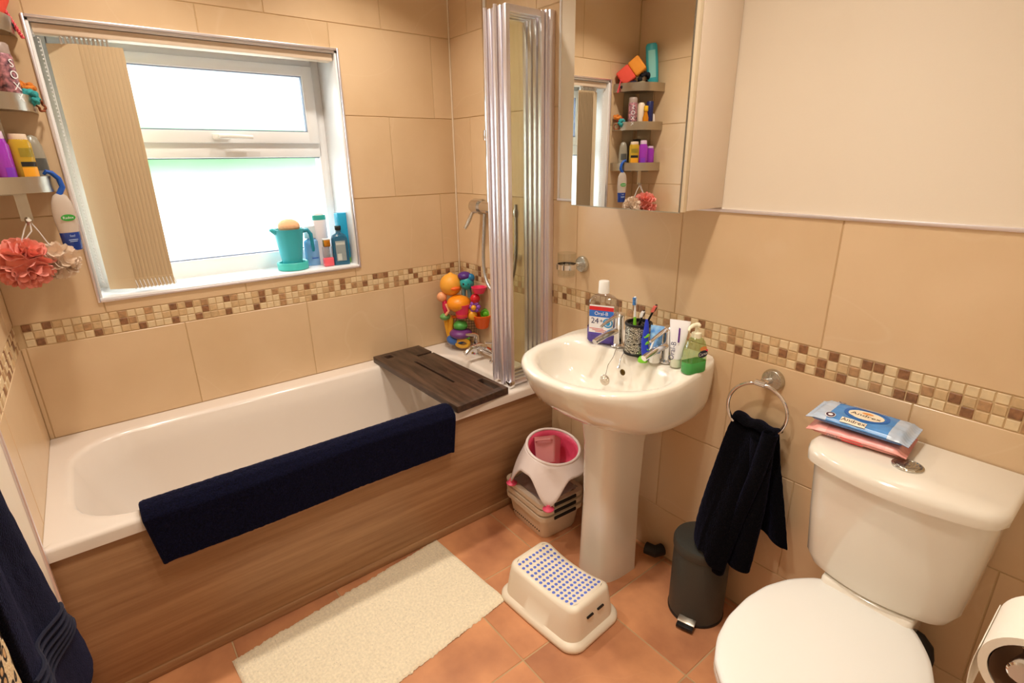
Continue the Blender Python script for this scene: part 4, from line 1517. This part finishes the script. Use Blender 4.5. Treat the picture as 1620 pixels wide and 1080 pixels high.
P('label', G().box(-.022, .020, -.0212, -.0200, .018, .105), C('grey label', (150, 160, 160)), bb, local=True, bev=.0004)
P('label', G().box(-.020, .018, -.0218, -.0212, .088, .098), C('silver label', (200, 206, 200)), bb, local=True)
P('label', G().box(-.018, .000, -.0218, -.0212, .022, .050), C('silver label', (200, 206, 200)), bb, local=True)
cb = T('toiletry_bottle', 'tallest cyan box-shaped bottle with a lime base at the right of the sill', 'bottle', (-.556, .085, SZ), .1, group=GS)
g = G().loft([rr(-.020, .020, -.019, .019, .006, .022), rr(-.022, .022, -.020, .020, .006, .026), rr(-.022, .022, -.020, .020, .006, .215), rr(-.020, .020, -.018, .018, .006, .220)])
P('bottle_body', g, C('cyan bottle', (30, 160, 204)), cb, local=True, smooth=50)
P('cap', G().loft([rr(-.020, .020, -.018, .018, .006, 0), rr(-.021, .021, -.019, .019, .006, .022)]), M_lime, cb, local=True)

# ---------------------------------------------------------------- corner shelf unit
cs = T('corner_shelf_unit', 'three-tier brushed steel corner shelf rack beside the window', 'shelf', (-1.6, -.1, 1.26))
SR = (.212, .200)
def arc(rx, ry, z, n=20):
    pts = []
    for i in range(n + 1):
        a = pi / 2 * i / n
        q = 2.7
        pts.append((LX + rx * cos(a) ** (2 / q) if i < n else LX + .002, -ry * sin(a) ** (2 / q) if i else -.002, z))
    return pts
SHZ = [1.350, 1.573, 1.777]
for z in SHZ:
    g = G()
    a0, a1 = arc(SR[0], SR[1], z), arc(SR[0], SR[1], z + .045)
    b0, b1 = arc(SR[0] - .003, SR[1] - .003, z), arc(SR[0] - .003, SR[1] - .003, z + .045)
    n = len(a0)
    for (p, q) in ((a0, a1), (b1, b0), (a1, b1), (b0, a0)):
        g.add(p + q, [(i, i + 1, n + i + 1, n + i) for i in range(n - 1)])
    rim = P('rim', g, M_steel, cs, smooth=60, fix=True)
    g = G()
    pl = [(LX + .002, -.002, z + .006)] + arc(SR[0] - .004, SR[1] - .004, z + .006)
    pl2 = [(x, y, z + .010) for x, y, _ in pl]
    g.loft([pl, pl2])
    P('shelf_plate', g, M_steel, cs, smooth=0, fix=True)
P('back_bracket', G().box(LX + .001, LX + .004, -.12, -.02, 1.34, 1.83), M_steel, cs)
P('back_bracket', G().box(LX + .02, LX + .12, -.004, -.001, 1.34, 1.83), M_steel, cs)
g = G()
hx_, hy_ = -1.578, -.150
g.box(hx_ - .014, hx_ + .014, hy_ - .0015, hy_ + .0015, 1.272, 1.352)
g.tube([(hx_, hy_, 1.278), (hx_ + .003, hy_ - .014, 1.268), (hx_ + .004, hy_ - .022, 1.276)], [.007, .008, .006], 8)
P('hook', g, M_steel, cs)

GB = 'toiletries on the corner shelves'
z1, z2, z3 = SHZ[0] + .0108, SHZ[1] + .0108, SHZ[2] + .0108
# lower shelf
bottle('translucent grey tapered bottle at the window end of the lowest shelf', -1.521, -.068, z1, [(.024, 0), (.026, .02), (.026, .08), (.022, .12), (.014, .145), (0.004, .15)], mat('grey translucent', (176, 168, 150), .25, trans=.3), sy=.7, rz=.6, group=GB,
       labels=[('label', .7, .05, .085, 0, C('dark print', (84, 84, 80))), ('label', .8, .012, .026, 0, C('peach print', (232, 176, 130)))])
bottle('gold shower gel bottle with black and yellow label on the lowest shelf', -1.548, -.128, z1, bprof(.029, .135, .93, .02), mat('gold gel', (206, 166, 50), .2, trans=.2), [(.022, .132), (.024, .135), (.022, .150), (0, .151)], C('cream cap', (236, 214, 190)), sy=.7, rz=.7, group=GB,
       labels=[('label', .8, .062, .075, 0, C('black print', (30, 30, 30))), ('label', .8, .012, .060, 0, C('amber label', (240, 166, 40))), ('label', .7, .088, .112, 0, C('olive print', (150, 130, 40)))])
bottle('olive bottle with a black cap standing at the back of the lowest shelf', -1.62, -.085, z1, bprof(.026, .135, .95, .02), mat('olive gel', (140, 128, 40), .2, trans=.2), [(.022, .130), (.024, .134), (.024, .165), (0, .166)], M_black, sy=.7, rz=.7, group=GB)
M_viol = mat('violet gel', (176, 64, 200), .15, trans=.25)
bottle('tall violet bottle with a pale cap on the lowest shelf', -1.592, -.158, z1, bprof(.026, .125, .95, .02), M_viol, [(.019, .120), (.021, .124), (.018, .156), (0, .157)], C('lilac cap', (226, 200, 226)), sy=.7, rz=.8, group=GB,
       labels=[('label', .5, .02, .06, 0, C('purple label', (130, 50, 190)))])
bottle('short violet bottle at the wall end of the lowest shelf', -1.648, -.165, z1, bprof(.023, .105, .95, .02), M_viol, [(.016, .10), (.018, .104), (.016, .125), (0, .126)], C('lilac cap', (226, 200, 226)), sy=.7, rz=1.0, group=GB)
# middle shelf
m_can = mat('pink patterned can', (216, 150, 160), .3, .3, col2=(70, 56, 70), scale=90)
t = bottle('pink and black patterned spray can with grey lid on the middle shelf', -1.535, -.112, z2, [(.024, 0), (.026, .003), (.026, .128), (.024, .134)], m_can, [(.0235, .134), (.0235, .158), (.020, .162), (0, .163)], C('grey lid', (160, 140, 130)), sy=1, rz=.8, group=GB, name='spray_can', cat='spray can')
g = G()
for k, ch_ in enumerate('XXOS'):
    g.text(ch_, .030, (0, -.0268, .022 + .029 * k), (1, 0, 0), (0, 0, 1))
P('lettering', g, M_bw, t, local=True)
bottle('cream spray can behind the small amber bottle on the middle shelf', -1.592, -.125, z2, [(.020, 0), (.021, .003), (.021, .125), (.015, .136), (0, .138)], C('cream can', (240, 222, 196)), sy=1, group=GB, name='spray_can', cat='spray can')
bottle('small amber bottle with a yellow cap on the middle shelf', -1.585, -.166, z2, [(.017, 0), (.019, .01), (.018, .055), (.010, .078), (.009, .09)], mat('amber oil', (226, 140, 24), .1, trans=.3), [(.011, .088), (.0125, .09), (.0125, .116), (0, .118)], C('yellow cap', (244, 190, 30)), sy=.9, group=GB)
bottle('slim navy bottle on the middle shelf', -1.628, -.158, z2, [(.019, 0), (.020, .003), (.020, .138), (.018, .142), (0, .143)], C('navy bottle', (32, 40, 92)), sy=1, group=GB)
bottle('small white tube with a red cap at the wall end of the middle shelf', -1.672, -.150, z2, [(.014, .018), (.015, .03), (.008, .075), (.003, .08)], C('white tube', (240, 226, 214)), [(.014, 0), (.0145, .002), (.014, .018)], C('red cap', (232, 64, 36)), sy=1, group=GB, name='cream_tube', cat='tube')
# scrunchies at the window end of the middle shelf
def scrunchie(label, c, r, t_, m, axis, grp='hair scrunchies on the corner shelves'):
    g = G()
    pts = []
    rad = []
    ax = Vector(axis).normalized()
    a0 = ax.orthogonal().normalized()
    b0 = ax.cross(a0)
    for k in range(40):
        a = 2 * pi * k / 40
        pts.append(Vector(c) + a0 * r * cos(a) + b0 * r * sin(a) + ax * .003 * sin(5 * a))
        rad.append(t_ * (1 + .25 * sin(9 * a)))
    pts2 = pts + []
    g.tube(pts2, rad, 9, closed=True)
    return one('hair_scrunchie', label, 'scrunchie', g, m, group=grp, smooth=60)
fab = lambda n, c: mat(n, c, .85, var=.25, scale=120, bump=.5, bscale=150)
scrunchie('teal scrunchie at the window end of the middle shelf', (-1.497, -.068, z2 + .030), .014, .010, fab('teal fabric', (60, 170, 170)), (.3, -1, .2))
scrunchie('red scrunchie behind the teal one on the middle shelf', (-1.512, -.045, z2 + .046), .014, .009, fab('red fabric', (206, 50, 46)), (.3, -.6, .9))
scrunchie('orange scrunchie on top of the pile on the middle shelf', (-1.500, -.030, z2 + .062), .016, .008, fab('orange fabric', (238, 140, 50)), (.2, -.4, 1))
scrunchie('brown hair bobble hanging lowest over the middle shelf rim', (-1.478, -.045, z2 + .010), .015, .003, fab('brown fabric', (160, 84, 50)), (.9, -.6, .2))
# top shelf
bx = T('sponge_block', 'orange and coral two-tone sponge leaning on the top shelf', 'sponge', (-1.555, -.075, z3 + .045))
Rb = Matrix.Scale(1.45, 3) @ Matrix.Rotation(math.radians(235), 3, 'Z') @ Matrix.Rotation(math.radians(-38), 3, 'Y')
for nm, a, b, m_ in (('sponge_half', -.055, .0, mat('coral sponge', (232, 84, 66), .8, bump=.4)), ('sponge_half', .0, .048, mat('orange sponge', (236, 150, 50), .8, bump=.4))):
    g = G().box(a, b, -.022, .022, -.030, .030)
    P(nm, g, m_, bx, local=True, bev=.007, seg=3)
for o in bx.children:
    o.data.transform(Rb.to_4x4())
    o.location = (0, 0, .055)
bottle('teal bottle leaning at the wall end of the top shelf', -1.655, -.150, z3 + .003, [(.026, 0), (.028, .003), (.028, .030), (.031, .036), (.034, .14), (.032, .222), (.026, .235), (0, .236)], C('teal bottle', (56, 168, 178)), sy=.6, rz=.9, group=GB,
       labels=[('label', .6, .06, .20, 0, C('pale teal label', (140, 206, 200)))], tilty=.10)
g = G().lathe([(.034, 0), (.036, .006), (.030, .030), (.015, .040), (0, .042)], (-1.575, -.135, z3), 28, cap1=False)
one('soap_pot', 'round grey-green pot at the front of the top shelf', 'pot', g, C('sage pot', (176, 168, 136)), smooth=50)
for k, (c, r, ax) in enumerate((((-1.545, -.075, z3 + .026), .026, (.2, .3, 1)), ((-1.61, -.12, z3 + .055), .030, (-.3, .9, .5)), ((-1.52, -.045, z3 + .018), .022, (.4, .2, 1)))):
    scrunchie(['dark blue scrunchie in front of the sponge on the top shelf', 'black scrunchie behind the pot on the top shelf', 'black scrunchie over the window end of the top shelf'][k], c, r, .012, fab('black fabric', (24, 24, 34)) if k else fab('ink fabric', (36, 40, 66)), ax)
g = G()
pth_ = [(-1.497, -.04, 1.842), (-1.489, -.045, 1.83), (-1.484, -.045, 1.812), (-1.480, -.045, 1.795), (-1.478, -.045, 1.782)]
for k in range(26):
    t = k / 25
    x = -1.500 + .024 * t; z = 1.842 - .068 * t
    for s in (0, pi):
        g.ball((x + .003 * sin(k * 1.1 + s), -.045 + .003 * cos(k * 1.1 + s), z), .0028, 7, 5)
one('beaded_hair_tie', 'pink beaded hair tie dangling from the window end of the top shelf', 'hair tie', g, C('pink beads', (236, 84, 96)))
# hanging gel bottle
hb = T('hanging_gel_bottle', 'clear shower gel bottle with blue hook hanging from the lowest shelf', 'bottle', (-1.492, -.096, 1.172), .35)
prof = [(.0235, 0), (.026, .003), (.028, .05)]
M_bgel = mat('blue gel', (22, 62, 150), .12, coat=.5)
g = G().lathe([(.022, 0), (.024, .003), (.0265, .055)], n=26, sx=1, sy=.55)
P('gel', g, M_bgel, hb, local=True)
g = G().lathe([(.0265, .0552), (.0295, .09), (.030, .115), (.026, .145), (.018, .165), (.008, .172)], n=26, sx=1, sy=.55)
P('bottle_body', g, mat('clear frosted plastic', (236, 224, 212), .15, trans=.5, ior=1.15), hb, local=True, smooth=60)
P('hook', G().tube([(.0, 0, .168), (.014, 0, .19), (.010, 0, .215), (-.004, 0, .232), (-.016, 0, .236), (-.022, .004, .228)], [.008, .008, .0075, .007, .006, .004], 12), C('blue hook', (26, 84, 178)), hb, local=True)
P('label_oval', G().oval((.001, -.0172, .100), (1, 0, 0), (0, 0, 1), .019, .010), C('green label', (56, 160, 60)), hb, local=True)
P('lettering', G().text('Radox', .011, (.001, -.0180, .100), (1, 0, 0), (0, 0, 1)), M_bw, hb, local=True)
g = G().text('feel', .010, (0, -.0152, .045), (1, 0, 0), (0, 0, 1))
g.quad((0, -.0148, .033), (1, 0, 0), (0, 0, 1), .012, .0012); g.quad((0, -.0146, .028), (1, 0, 0), (0, 0, 1), .010, .001)
g.v = [(v[0], v[1] - .0006, v[2]) for v in g.v]
P('lettering', g, C('pale blue print', (170, 196, 232)), hb, local=True)
# bath puffs
def puff(label, c, r, m, seed, n=46):
    rn = random.Random(seed)
    t = T('bath_puff', label, 'bath puff', (c[0], c[1], c[2] - r))
    g = G()
    for k in range(n):
        d = Vector((rn.gauss(0, 1), rn.gauss(0, 1), rn.gauss(0, 1))).normalized()
        a = d.orthogonal().normalized()
        a = Matrix.Rotation(rn.uniform(0, 6.28), 3, d) @ a
        b = d.cross(a)
        ph = rn.uniform(0, 6)
        rw = r * rn.uniform(.38, .5)
        def f(u, v, d=d, a=a, b=b, ph=ph, rw=rw):
            an = 2 * pi * u
            rad = rw * (.15 + .85 * v)
            w_ = r * .10 * v * sin(5 * an + ph)
            h = r * (.55 + .42 * v * v)
            return Vector(c) + a * rad * cos(an) + b * rad * sin(an) + d * (h + w_)
        g.grid(26, 5, f)
    P('netting', g, m, t, smooth=180)
    P('core', G().ball(c, r * .62, 16, 10), m, t)
    return t
t = puff('coral pink bath puff hanging from the hook under the corner shelves', (-1.612, -.175, 1.155), .066, mat('coral netting', (250, 158, 142), .8, sheen=.3, trans=.0), 3)
P('cord', G().tube([(-1.605, -.172, 1.215), (-1.590, -.165, 1.25), (-1.577, -.166, 1.275)], .0018, 6), M_bw, t)
P('cord', G().tube([(-1.600, -.176, 1.215), (-1.575, -.172, 1.245), (-1.573, -.166, 1.275)], .0018, 6), M_bw, t)
t = puff('white bath puff hanging beside the coral one', (-1.535, -.145, 1.150), .050, mat('white netting', (238, 214, 190), .8, sheen=.3, alpha=.8), 5)
P('cord', G().tube([(-1.545, -.148, 1.195), (-1.56, -.155, 1.24), (-1.574, -.166, 1.274)], .0018, 6), M_bw, t)

# ---------------------------------------------------------------- bath toys in a net in the corner
def tp_(px_, py_, dd=0):
    """position table on the diagonal plane x+y=-.17 : measured as (s along plane, z)"""
    pass
S2 = 1 / math.sqrt(2)
def D(s, z, n=0):
    """point in the bath corner: s along the diagonal (positive towards the tap wall side), n out into the room"""
    s = s * 1.0 + .030
    return (-.105 + s * S2 - n * S2, -.105 - s * S2 - n * S2, z)
M_net = mat('orange toy net', (226, 106, 30), .7)
M_y2 = mat('golden yellow toy', (244, 170, 60), .45)
net = T('toy_net', 'dark mesh bath toy organiser hanging in the corner of the bath', 'net', D(0, .56))
g = G()
for k in range(13):
    s = -.075 + .15 * k / 12
    g.tube([D(s, .70, -.005), D(s * 1.05, .64, .02), D(s * .9, .575, .008)], .0012, 5)
for k in range(9):
    z = .575 + .014 * k
    g.tube([D(-.075, z, -.0), D(-.04, z, .012), D(0, z, .02), D(.04, z, .012), D(.075, z, -.0)], .0012, 5)
P('mesh', g, C('grey mesh', (90, 70, 60)), net)
P('net_rim', G().tube([D(-.082, .700), D(-.05, .692, .018), D(0, .700, .028), D(.03, .722, .02), D(.06, .735, .01)], .008, 10), M_net, net)
P('suction_cup', G().lathe([(.012, 0), (.006, .006), (.004, .012)], D(-.08, .545, .0), 14), M_pet, net)

def toy(name, label, cat, parts, loc):
    t = T(name, label, cat, loc, group='bath toys in the corner')
    for nm, g, m in parts:
        P(nm, g, m, t, smooth=60)
    return t
def dset(c, r, **k):
    r = tuple(q * 1.18 for q in r) if isinstance(r, tuple) else r * 1.18
    return G().ball(c, r, 18, 12)
c = D(-.045, .852)
toy('squirter_toy', 'golden yellow duck-like squirting toy at the top left of the bath toys', 'toy', [
    ('head', dset(c, (.046, .046, .046)), M_y2), ('beak', G().ball(D(-.016, .842, .034), (.026, .020, .010), 16, 10), M_orange), ('tuft', dset((c[0], c[1], c[2] + .046), (.012, .012, .012)), M_y2), ('eye', dset(D(-.040, .858, .044), .005), M_black)], D(-.045, .80))
c = D(.035, .862)
toy('squirter_toy', 'teal bath toy with a purple tuft at the top middle of the bath toys', 'toy', [
    ('head', dset(c, (.030, .030, .030)), M_teal), ('tuft', G().ball((c[0] - .005, c[1] + .01, c[2] + .032), (.034, .034, .022), 18, 10), C('deep purple', (84, 44, 130))),
    ('tuft', G().ball((c[0] + .012, c[1] - .016, c[2] + .024), (.020, .020, .022), 14, 8), C('blue tuft', (30, 120, 170))),
    ('leg', G().tube([D(.022, .845, .01), D(.018, .80, .012)], .011, 10), C('grey blue toy', (90, 120, 124))), ('leg', G().tube([D(.045, .845, .01), D(.050, .795, .012)], .011, 10), C('grey blue toy', (90, 120, 124))),
    ('eye', dset(D(.025, .862, .030), .005), M_black), ('eye', dset(D(.045, .862, .028), .005), M_black)], D(.035, .79))
c = D(.098, .835)
toy('toy_cup', 'flat hot pink toy cup at the top right of the bath toys', 'toy', [('cup', G().lathe([(.024, -.026), (.036, 0), (.038, .004), (.030, .004), (.02, -.02)], (c[0] - .02, c[1] - .02, c[2] + .01), 26), M_pink)], (c[0], c[1], c[2] - .02))
toy('toy_doll', 'small pink plastic bath doll at the left edge of the bath toys', 'toy', [
    ('head', dset(D(-.088, .795, .02), .021), C('doll skin', (240, 168, 120))), ('body', G().tube([D(-.078, .785, .02), D(-.070, .745, .03), D(-.066, .715, .03)], [.010, .016, .012], 12), C('doll dress', (200, 30, 74))),
    ('arm', G().tube([D(-.064, .765, .04), D(-.048, .735, .05), D(-.066, .712, .048)], .007, 8), C('doll skin', (240, 168, 120)))], D(-.08, .70))
toy('toy_dome', 'orange dome toy above the pink cup in the middle of the bath toys', 'toy', [
    ('dome', dset(D(-.004, .765, .025), (.050, .050, .036)), C('marigold', (246, 150, 30)))], D(-.004, .74))
c = D(.012, .700, .04)
toy('toy_cup', 'tapered hot pink toy cup in the middle of the bath toys', 'toy', [('cup', G().lathe([(.026, 0), (.038, .062), (.040, .066), (.034, .066), (.024, .01)], c, 28), M_pink), ('band', G().lathe([(.028, .008), (.031, .018)], c, 28), C('coral band', (244, 90, 70)))], c)
g = G()
for k in range(6):
    a = 2 * pi * k / 6
    q = D(.075 + .018 * cos(a), .752 + .018 * sin(a), .035)
    g.ball(q, (.012, .012, .012), 12, 8)
toy('toy_flower', 'purple flower toy with a yellow centre right of the pink cup', 'toy', [('petals', g, C('lavender', (156, 92, 200))), ('centre', dset(D(.072, .750, .046), .011), M_yel)], D(.075, .72))
toy('toy_ball', 'small red ball above the purple flower toy', 'toy', [('ball', dset(D(.078, .792, .03), .020), C('cherry red', (216, 36, 50)))], D(.078, .772))
toy('toy_ball', 'lime green ball right of the yellow fish toy', 'toy', [('ball', dset(D(.126, .712, .0), .022), C('lime ball', (110, 200, 50))), ('ring', G().tube([D(.122 + .02 * cos(2 * pi * k / 16), .712 + .02 * sin(2 * pi * k / 16), .02) for k in range(16)], .004, 8, closed=True), C('lime ball', (110, 200, 50)))], D(.12, .69))
toy('toy_fish', 'yellow fish toy below the purple flower toy', 'toy', [('body', dset(D(.062, .708, .03), (.020, .020, .022)), M_yel), ('tail', dset(D(.050, .728, .03), (.010, .010, .012)), M_yel)], D(.062, .685))
c = D(.105, .640, .012)
g = G().lathe([(.026, 0), (.032, .006), (.046, .056), (.050, .060), (.050, .068), (.044, .068), (.028, .01)], c, 32)
toy('toy_basket', 'bright orange scalloped toy basket above the bath tap', 'toy', [('basket', g, C('vivid orange', (246, 104, 30)))], c)
toy('long_legged_toy', 'yellow long-legged toy at the lower left of the bath toys', 'toy', [
    ('leg', G().tube([D(-.078, .705, .01), D(-.070, .64, .015), D(-.062, .572, .012)], [.013, .013, .009], 12), M_yel), ('leg', G().tube([D(-.048, .700, .015), D(-.052, .64, .018), D(-.060, .575, .014)], [.013, .013, .009], 12), M_yel)], D(-.065, .56))
toy('toy_frog', 'green frog-like toy low in the middle of the bath toys', 'toy', [('body', dset(D(.0, .655, .03), (.030, .030, .022)), C('frog green', (80, 160, 70))), ('body', dset(D(-.075, .698, .03), (.022, .022, .015)), C('frog green', (110, 160, 90)))], D(0, .63))
toy('toy_boat', 'purple and blue toy boat low in the middle of the bath toys', 'toy', [('hull', dset(D(.0, .615, .03), (.048, .048, .022)), C('plum plastic', (112, 56, 120))), ('keel', dset(D(-.028, .580, .02), (.040, .040, .024)), C('blue plastic', (56, 100, 170)))], D(0, .56))
g = G().tube([D(.012 + .030 * cos(2 * pi * k / 20), .572 + .018 * sin(2 * pi * k / 20), .055) for k in range(20)], .010, 10, closed=True)
toy('toy_ring', 'yellow and green toy ring lowest of the bath toys on the rim', 'toy', [('ring', g, C('mustard', (226, 170, 50))), ('top', G().tube([D(.008, .590, .05), D(.03, .600, .05), D(.045, .595, .045)], .010, 10), C('leaf green', (100, 180, 60)))], D(0, .54))

# ---------------------------------------------------------------- towels on the left wall
def wall_towel(label, fn, m, name='bath_towel', **k):
    t = T(name, label, 'towel', (LX + .04, fn(.5, 1)[1], fn(.5, 1)[2]))
    P('towelling', cloth(fn, 50, 70, .0022, 70), m, t, solid=.012, sub=1, smooth=180)
    return t
rail = T('robe_hooks', 'chrome robe hooks on the wall near the door holding the towels', 'hook', (LX, -1.33, 1.5))
P('hook_plate', G().box(LX + .0, LX + .006, -1.62, -1.12, 1.49, 1.53), M_chrome, rail, bev=.002)
for yy in (-1.22, -1.52):
    P('hook', G().tube([(LX + .005, yy, 1.51), (LX + .045, yy, 1.50), (LX + .060, yy, 1.535)], [.008, .007, .009], 10), M_chrome, rail)
RE = [(0, -1.19), (.50, -1.129), (.64, -1.075), (.75, -1.010), (.76, -1.003), (.87, -.930), (1, -.862)]
def tw1(u, v):
    z = 1.50 + (.290 - 1.50) * v
    y1 = lerp([(.0, -1.20), (.505, -1.127), (.673, -1.048), (.757, -1.006), (.80, -.995), (.852, -.937), (.95, -.872), (1, -.862)], v)
    y0 = lerp([(0, -1.25), (.3, -1.34), (.6, -1.352), (1, -1.345)], v)
    y = y0 + (y1 - y0) * u
    z = z + .085 * (1 - u) * v
    x = -1.668 + .011 * sin(u * 8.5 + .5) * min(1, v * 2)
    return (x, y, z)
t1 = wall_towel('dark navy bath towel with ribbed border hanging at the left wall', tw1, M_navy2)
g = G()
for k in range(6):
    v = .775 + .0155 * k
    g.tube([Vector(tw1(u / 24, v - .045 * (1 - u / 24))) + Vector((.0085, 0, 0)) for u in range(0, 25)], .0038, 6)
P('ribbed_border', g, mat('navy rib', (20, 22, 44), .9), t1)
m_leo = mat('animal print towelling', (226, 196, 150), .95, bump=.8, bscale=250)
nt = m_leo.node_tree
vz = nt.nodes.new('ShaderNodeTexVoronoi'); vz.inputs['Scale'].default_value = 42
nz = nt.nodes.new('ShaderNodeTexNoise'); nz.inputs['Scale'].default_value = 30
vc = nt.nodes.new('ShaderNodeTexCoord'); nt.links.new(vc.outputs['Object'], vz.inputs['Vector']); nt.links.new(vc.outputs['Object'], nz.inputs['Vector'])
ad = nt.nodes.new('ShaderNodeMath'); ad.operation = 'ADD'
ml = nt.nodes.new('ShaderNodeMath'); ml.operation = 'MULTIPLY'; ml.inputs[1].default_value = .5
nt.links.new(nz.outputs[0], ml.inputs[0]); nt.links.new(vz.outputs['Distance'], ad.inputs[0]); nt.links.new(ml.outputs[0], ad.inputs[1])
rp = nt.nodes.new('ShaderNodeValToRGB')
el = rp.color_ramp.elements
el[0].position = .0; el[0].color = (*lin((226, 192, 140)), 1)
el[1].position = 1; el[1].color = (*lin((232, 204, 156)), 1)
for pos, c in ((.52, (206, 160, 110)), (.57, (24, 20, 18)), (.70, (24, 20, 18)), (.75, (230, 204, 164))):
    n_ = el.new(pos); n_.color = (*lin(c), 1)
nt.links.new(ad.outputs[0], rp.inputs[0]); nt.links.new(rp.outputs[0], nt.nodes['Principled BSDF'].inputs['Base Color'])
def tw2(u, v):
    z = 1.50 + (.32 - 1.50) * v
    y0 = lerp([(0, -1.55), (.3, -1.66), (1, -1.70)], v)
    y1 = lerp([(0, -1.49), (.3, -1.38), (1, -1.345)], v)
    return (-1.672 + .005 * sin(u * 9) * min(1, v * 2), y0 + (y1 - y0) * u, z)
wall_towel('animal-print towel hanging left of the dark navy bath towel', tw2, m_leo)

# ---------------------------------------------------------------- toilet roll on the near wall
rl = T('toilet_roll_holder', 'chrome toilet roll holder on the wall right of the toilet', 'toilet roll holder', (-.66, FY, .85))
RY, RZ_, RX = -2.288, .842, -.70
KZ = .862
P('wall_plate', G().lathe([(.026, 0), (.026, .006), (.018, .010)], (-.575, FY, .912), 24, axis='y'), M_chrome, rl)
g = G().tube([(-.575, FY + .005, .912), (-.575, -2.290, .912), (-.575, -2.272, .905), (-.575, -2.270, KZ), (-.585, -2.276, KZ)], .0065, 12)
g.tube([(-.58, -2.276, KZ), (-.715, -2.276, KZ)], .0065, 12)
P('arm', g, M_chrome, rl)
P('end_knob', G().lathe([(.008, .012), (.0135, -.008), (.014, -.018), (.012, -.020)], (-.706, -2.276, KZ), 24, axis='x'), M_chrome, rl, fix=True)
rp_ = T('toilet_roll', 'white toilet roll on the chrome holder at the right edge', 'toilet roll', (-.65, RY, RZ_ - .05))
m_pap = mat('white tissue', (242, 234, 220), .95, bump=.2, bscale=90)
g = G().lathe([(.043, -.1), (.052, -.1), (.052, 0), (.043, 0), (.043, -.1)], (-.60, RY, RZ_ + .0), 48, axis='x', cap0=False, cap1=False)
P('paper', g, m_pap, rp_, smooth=50, fix=True)
g = G().lathe([(.0432, -.0995), (.0432, -.0005), (.0415, -.0005), (.0415, -.0995)], (-.60, RY, RZ_), 32, axis='x', cap0=False, cap1=False)
P('cardboard_core', g, mat('cardboard', (112, 78, 52), .9), rp_, smooth=50)
def sheet(u, v):
    a = v * .5
    y = RY + .0525 + .002 * sin(v * 6)
    return (-.70 + .1 * u, y, RZ_ + .01 - .12 * v - .006 * sin(u * 20) * (v > .95))
P('loose_sheet', G().grid(24, 20, sheet), m_pap, rp_, solid=.001, smooth=60)
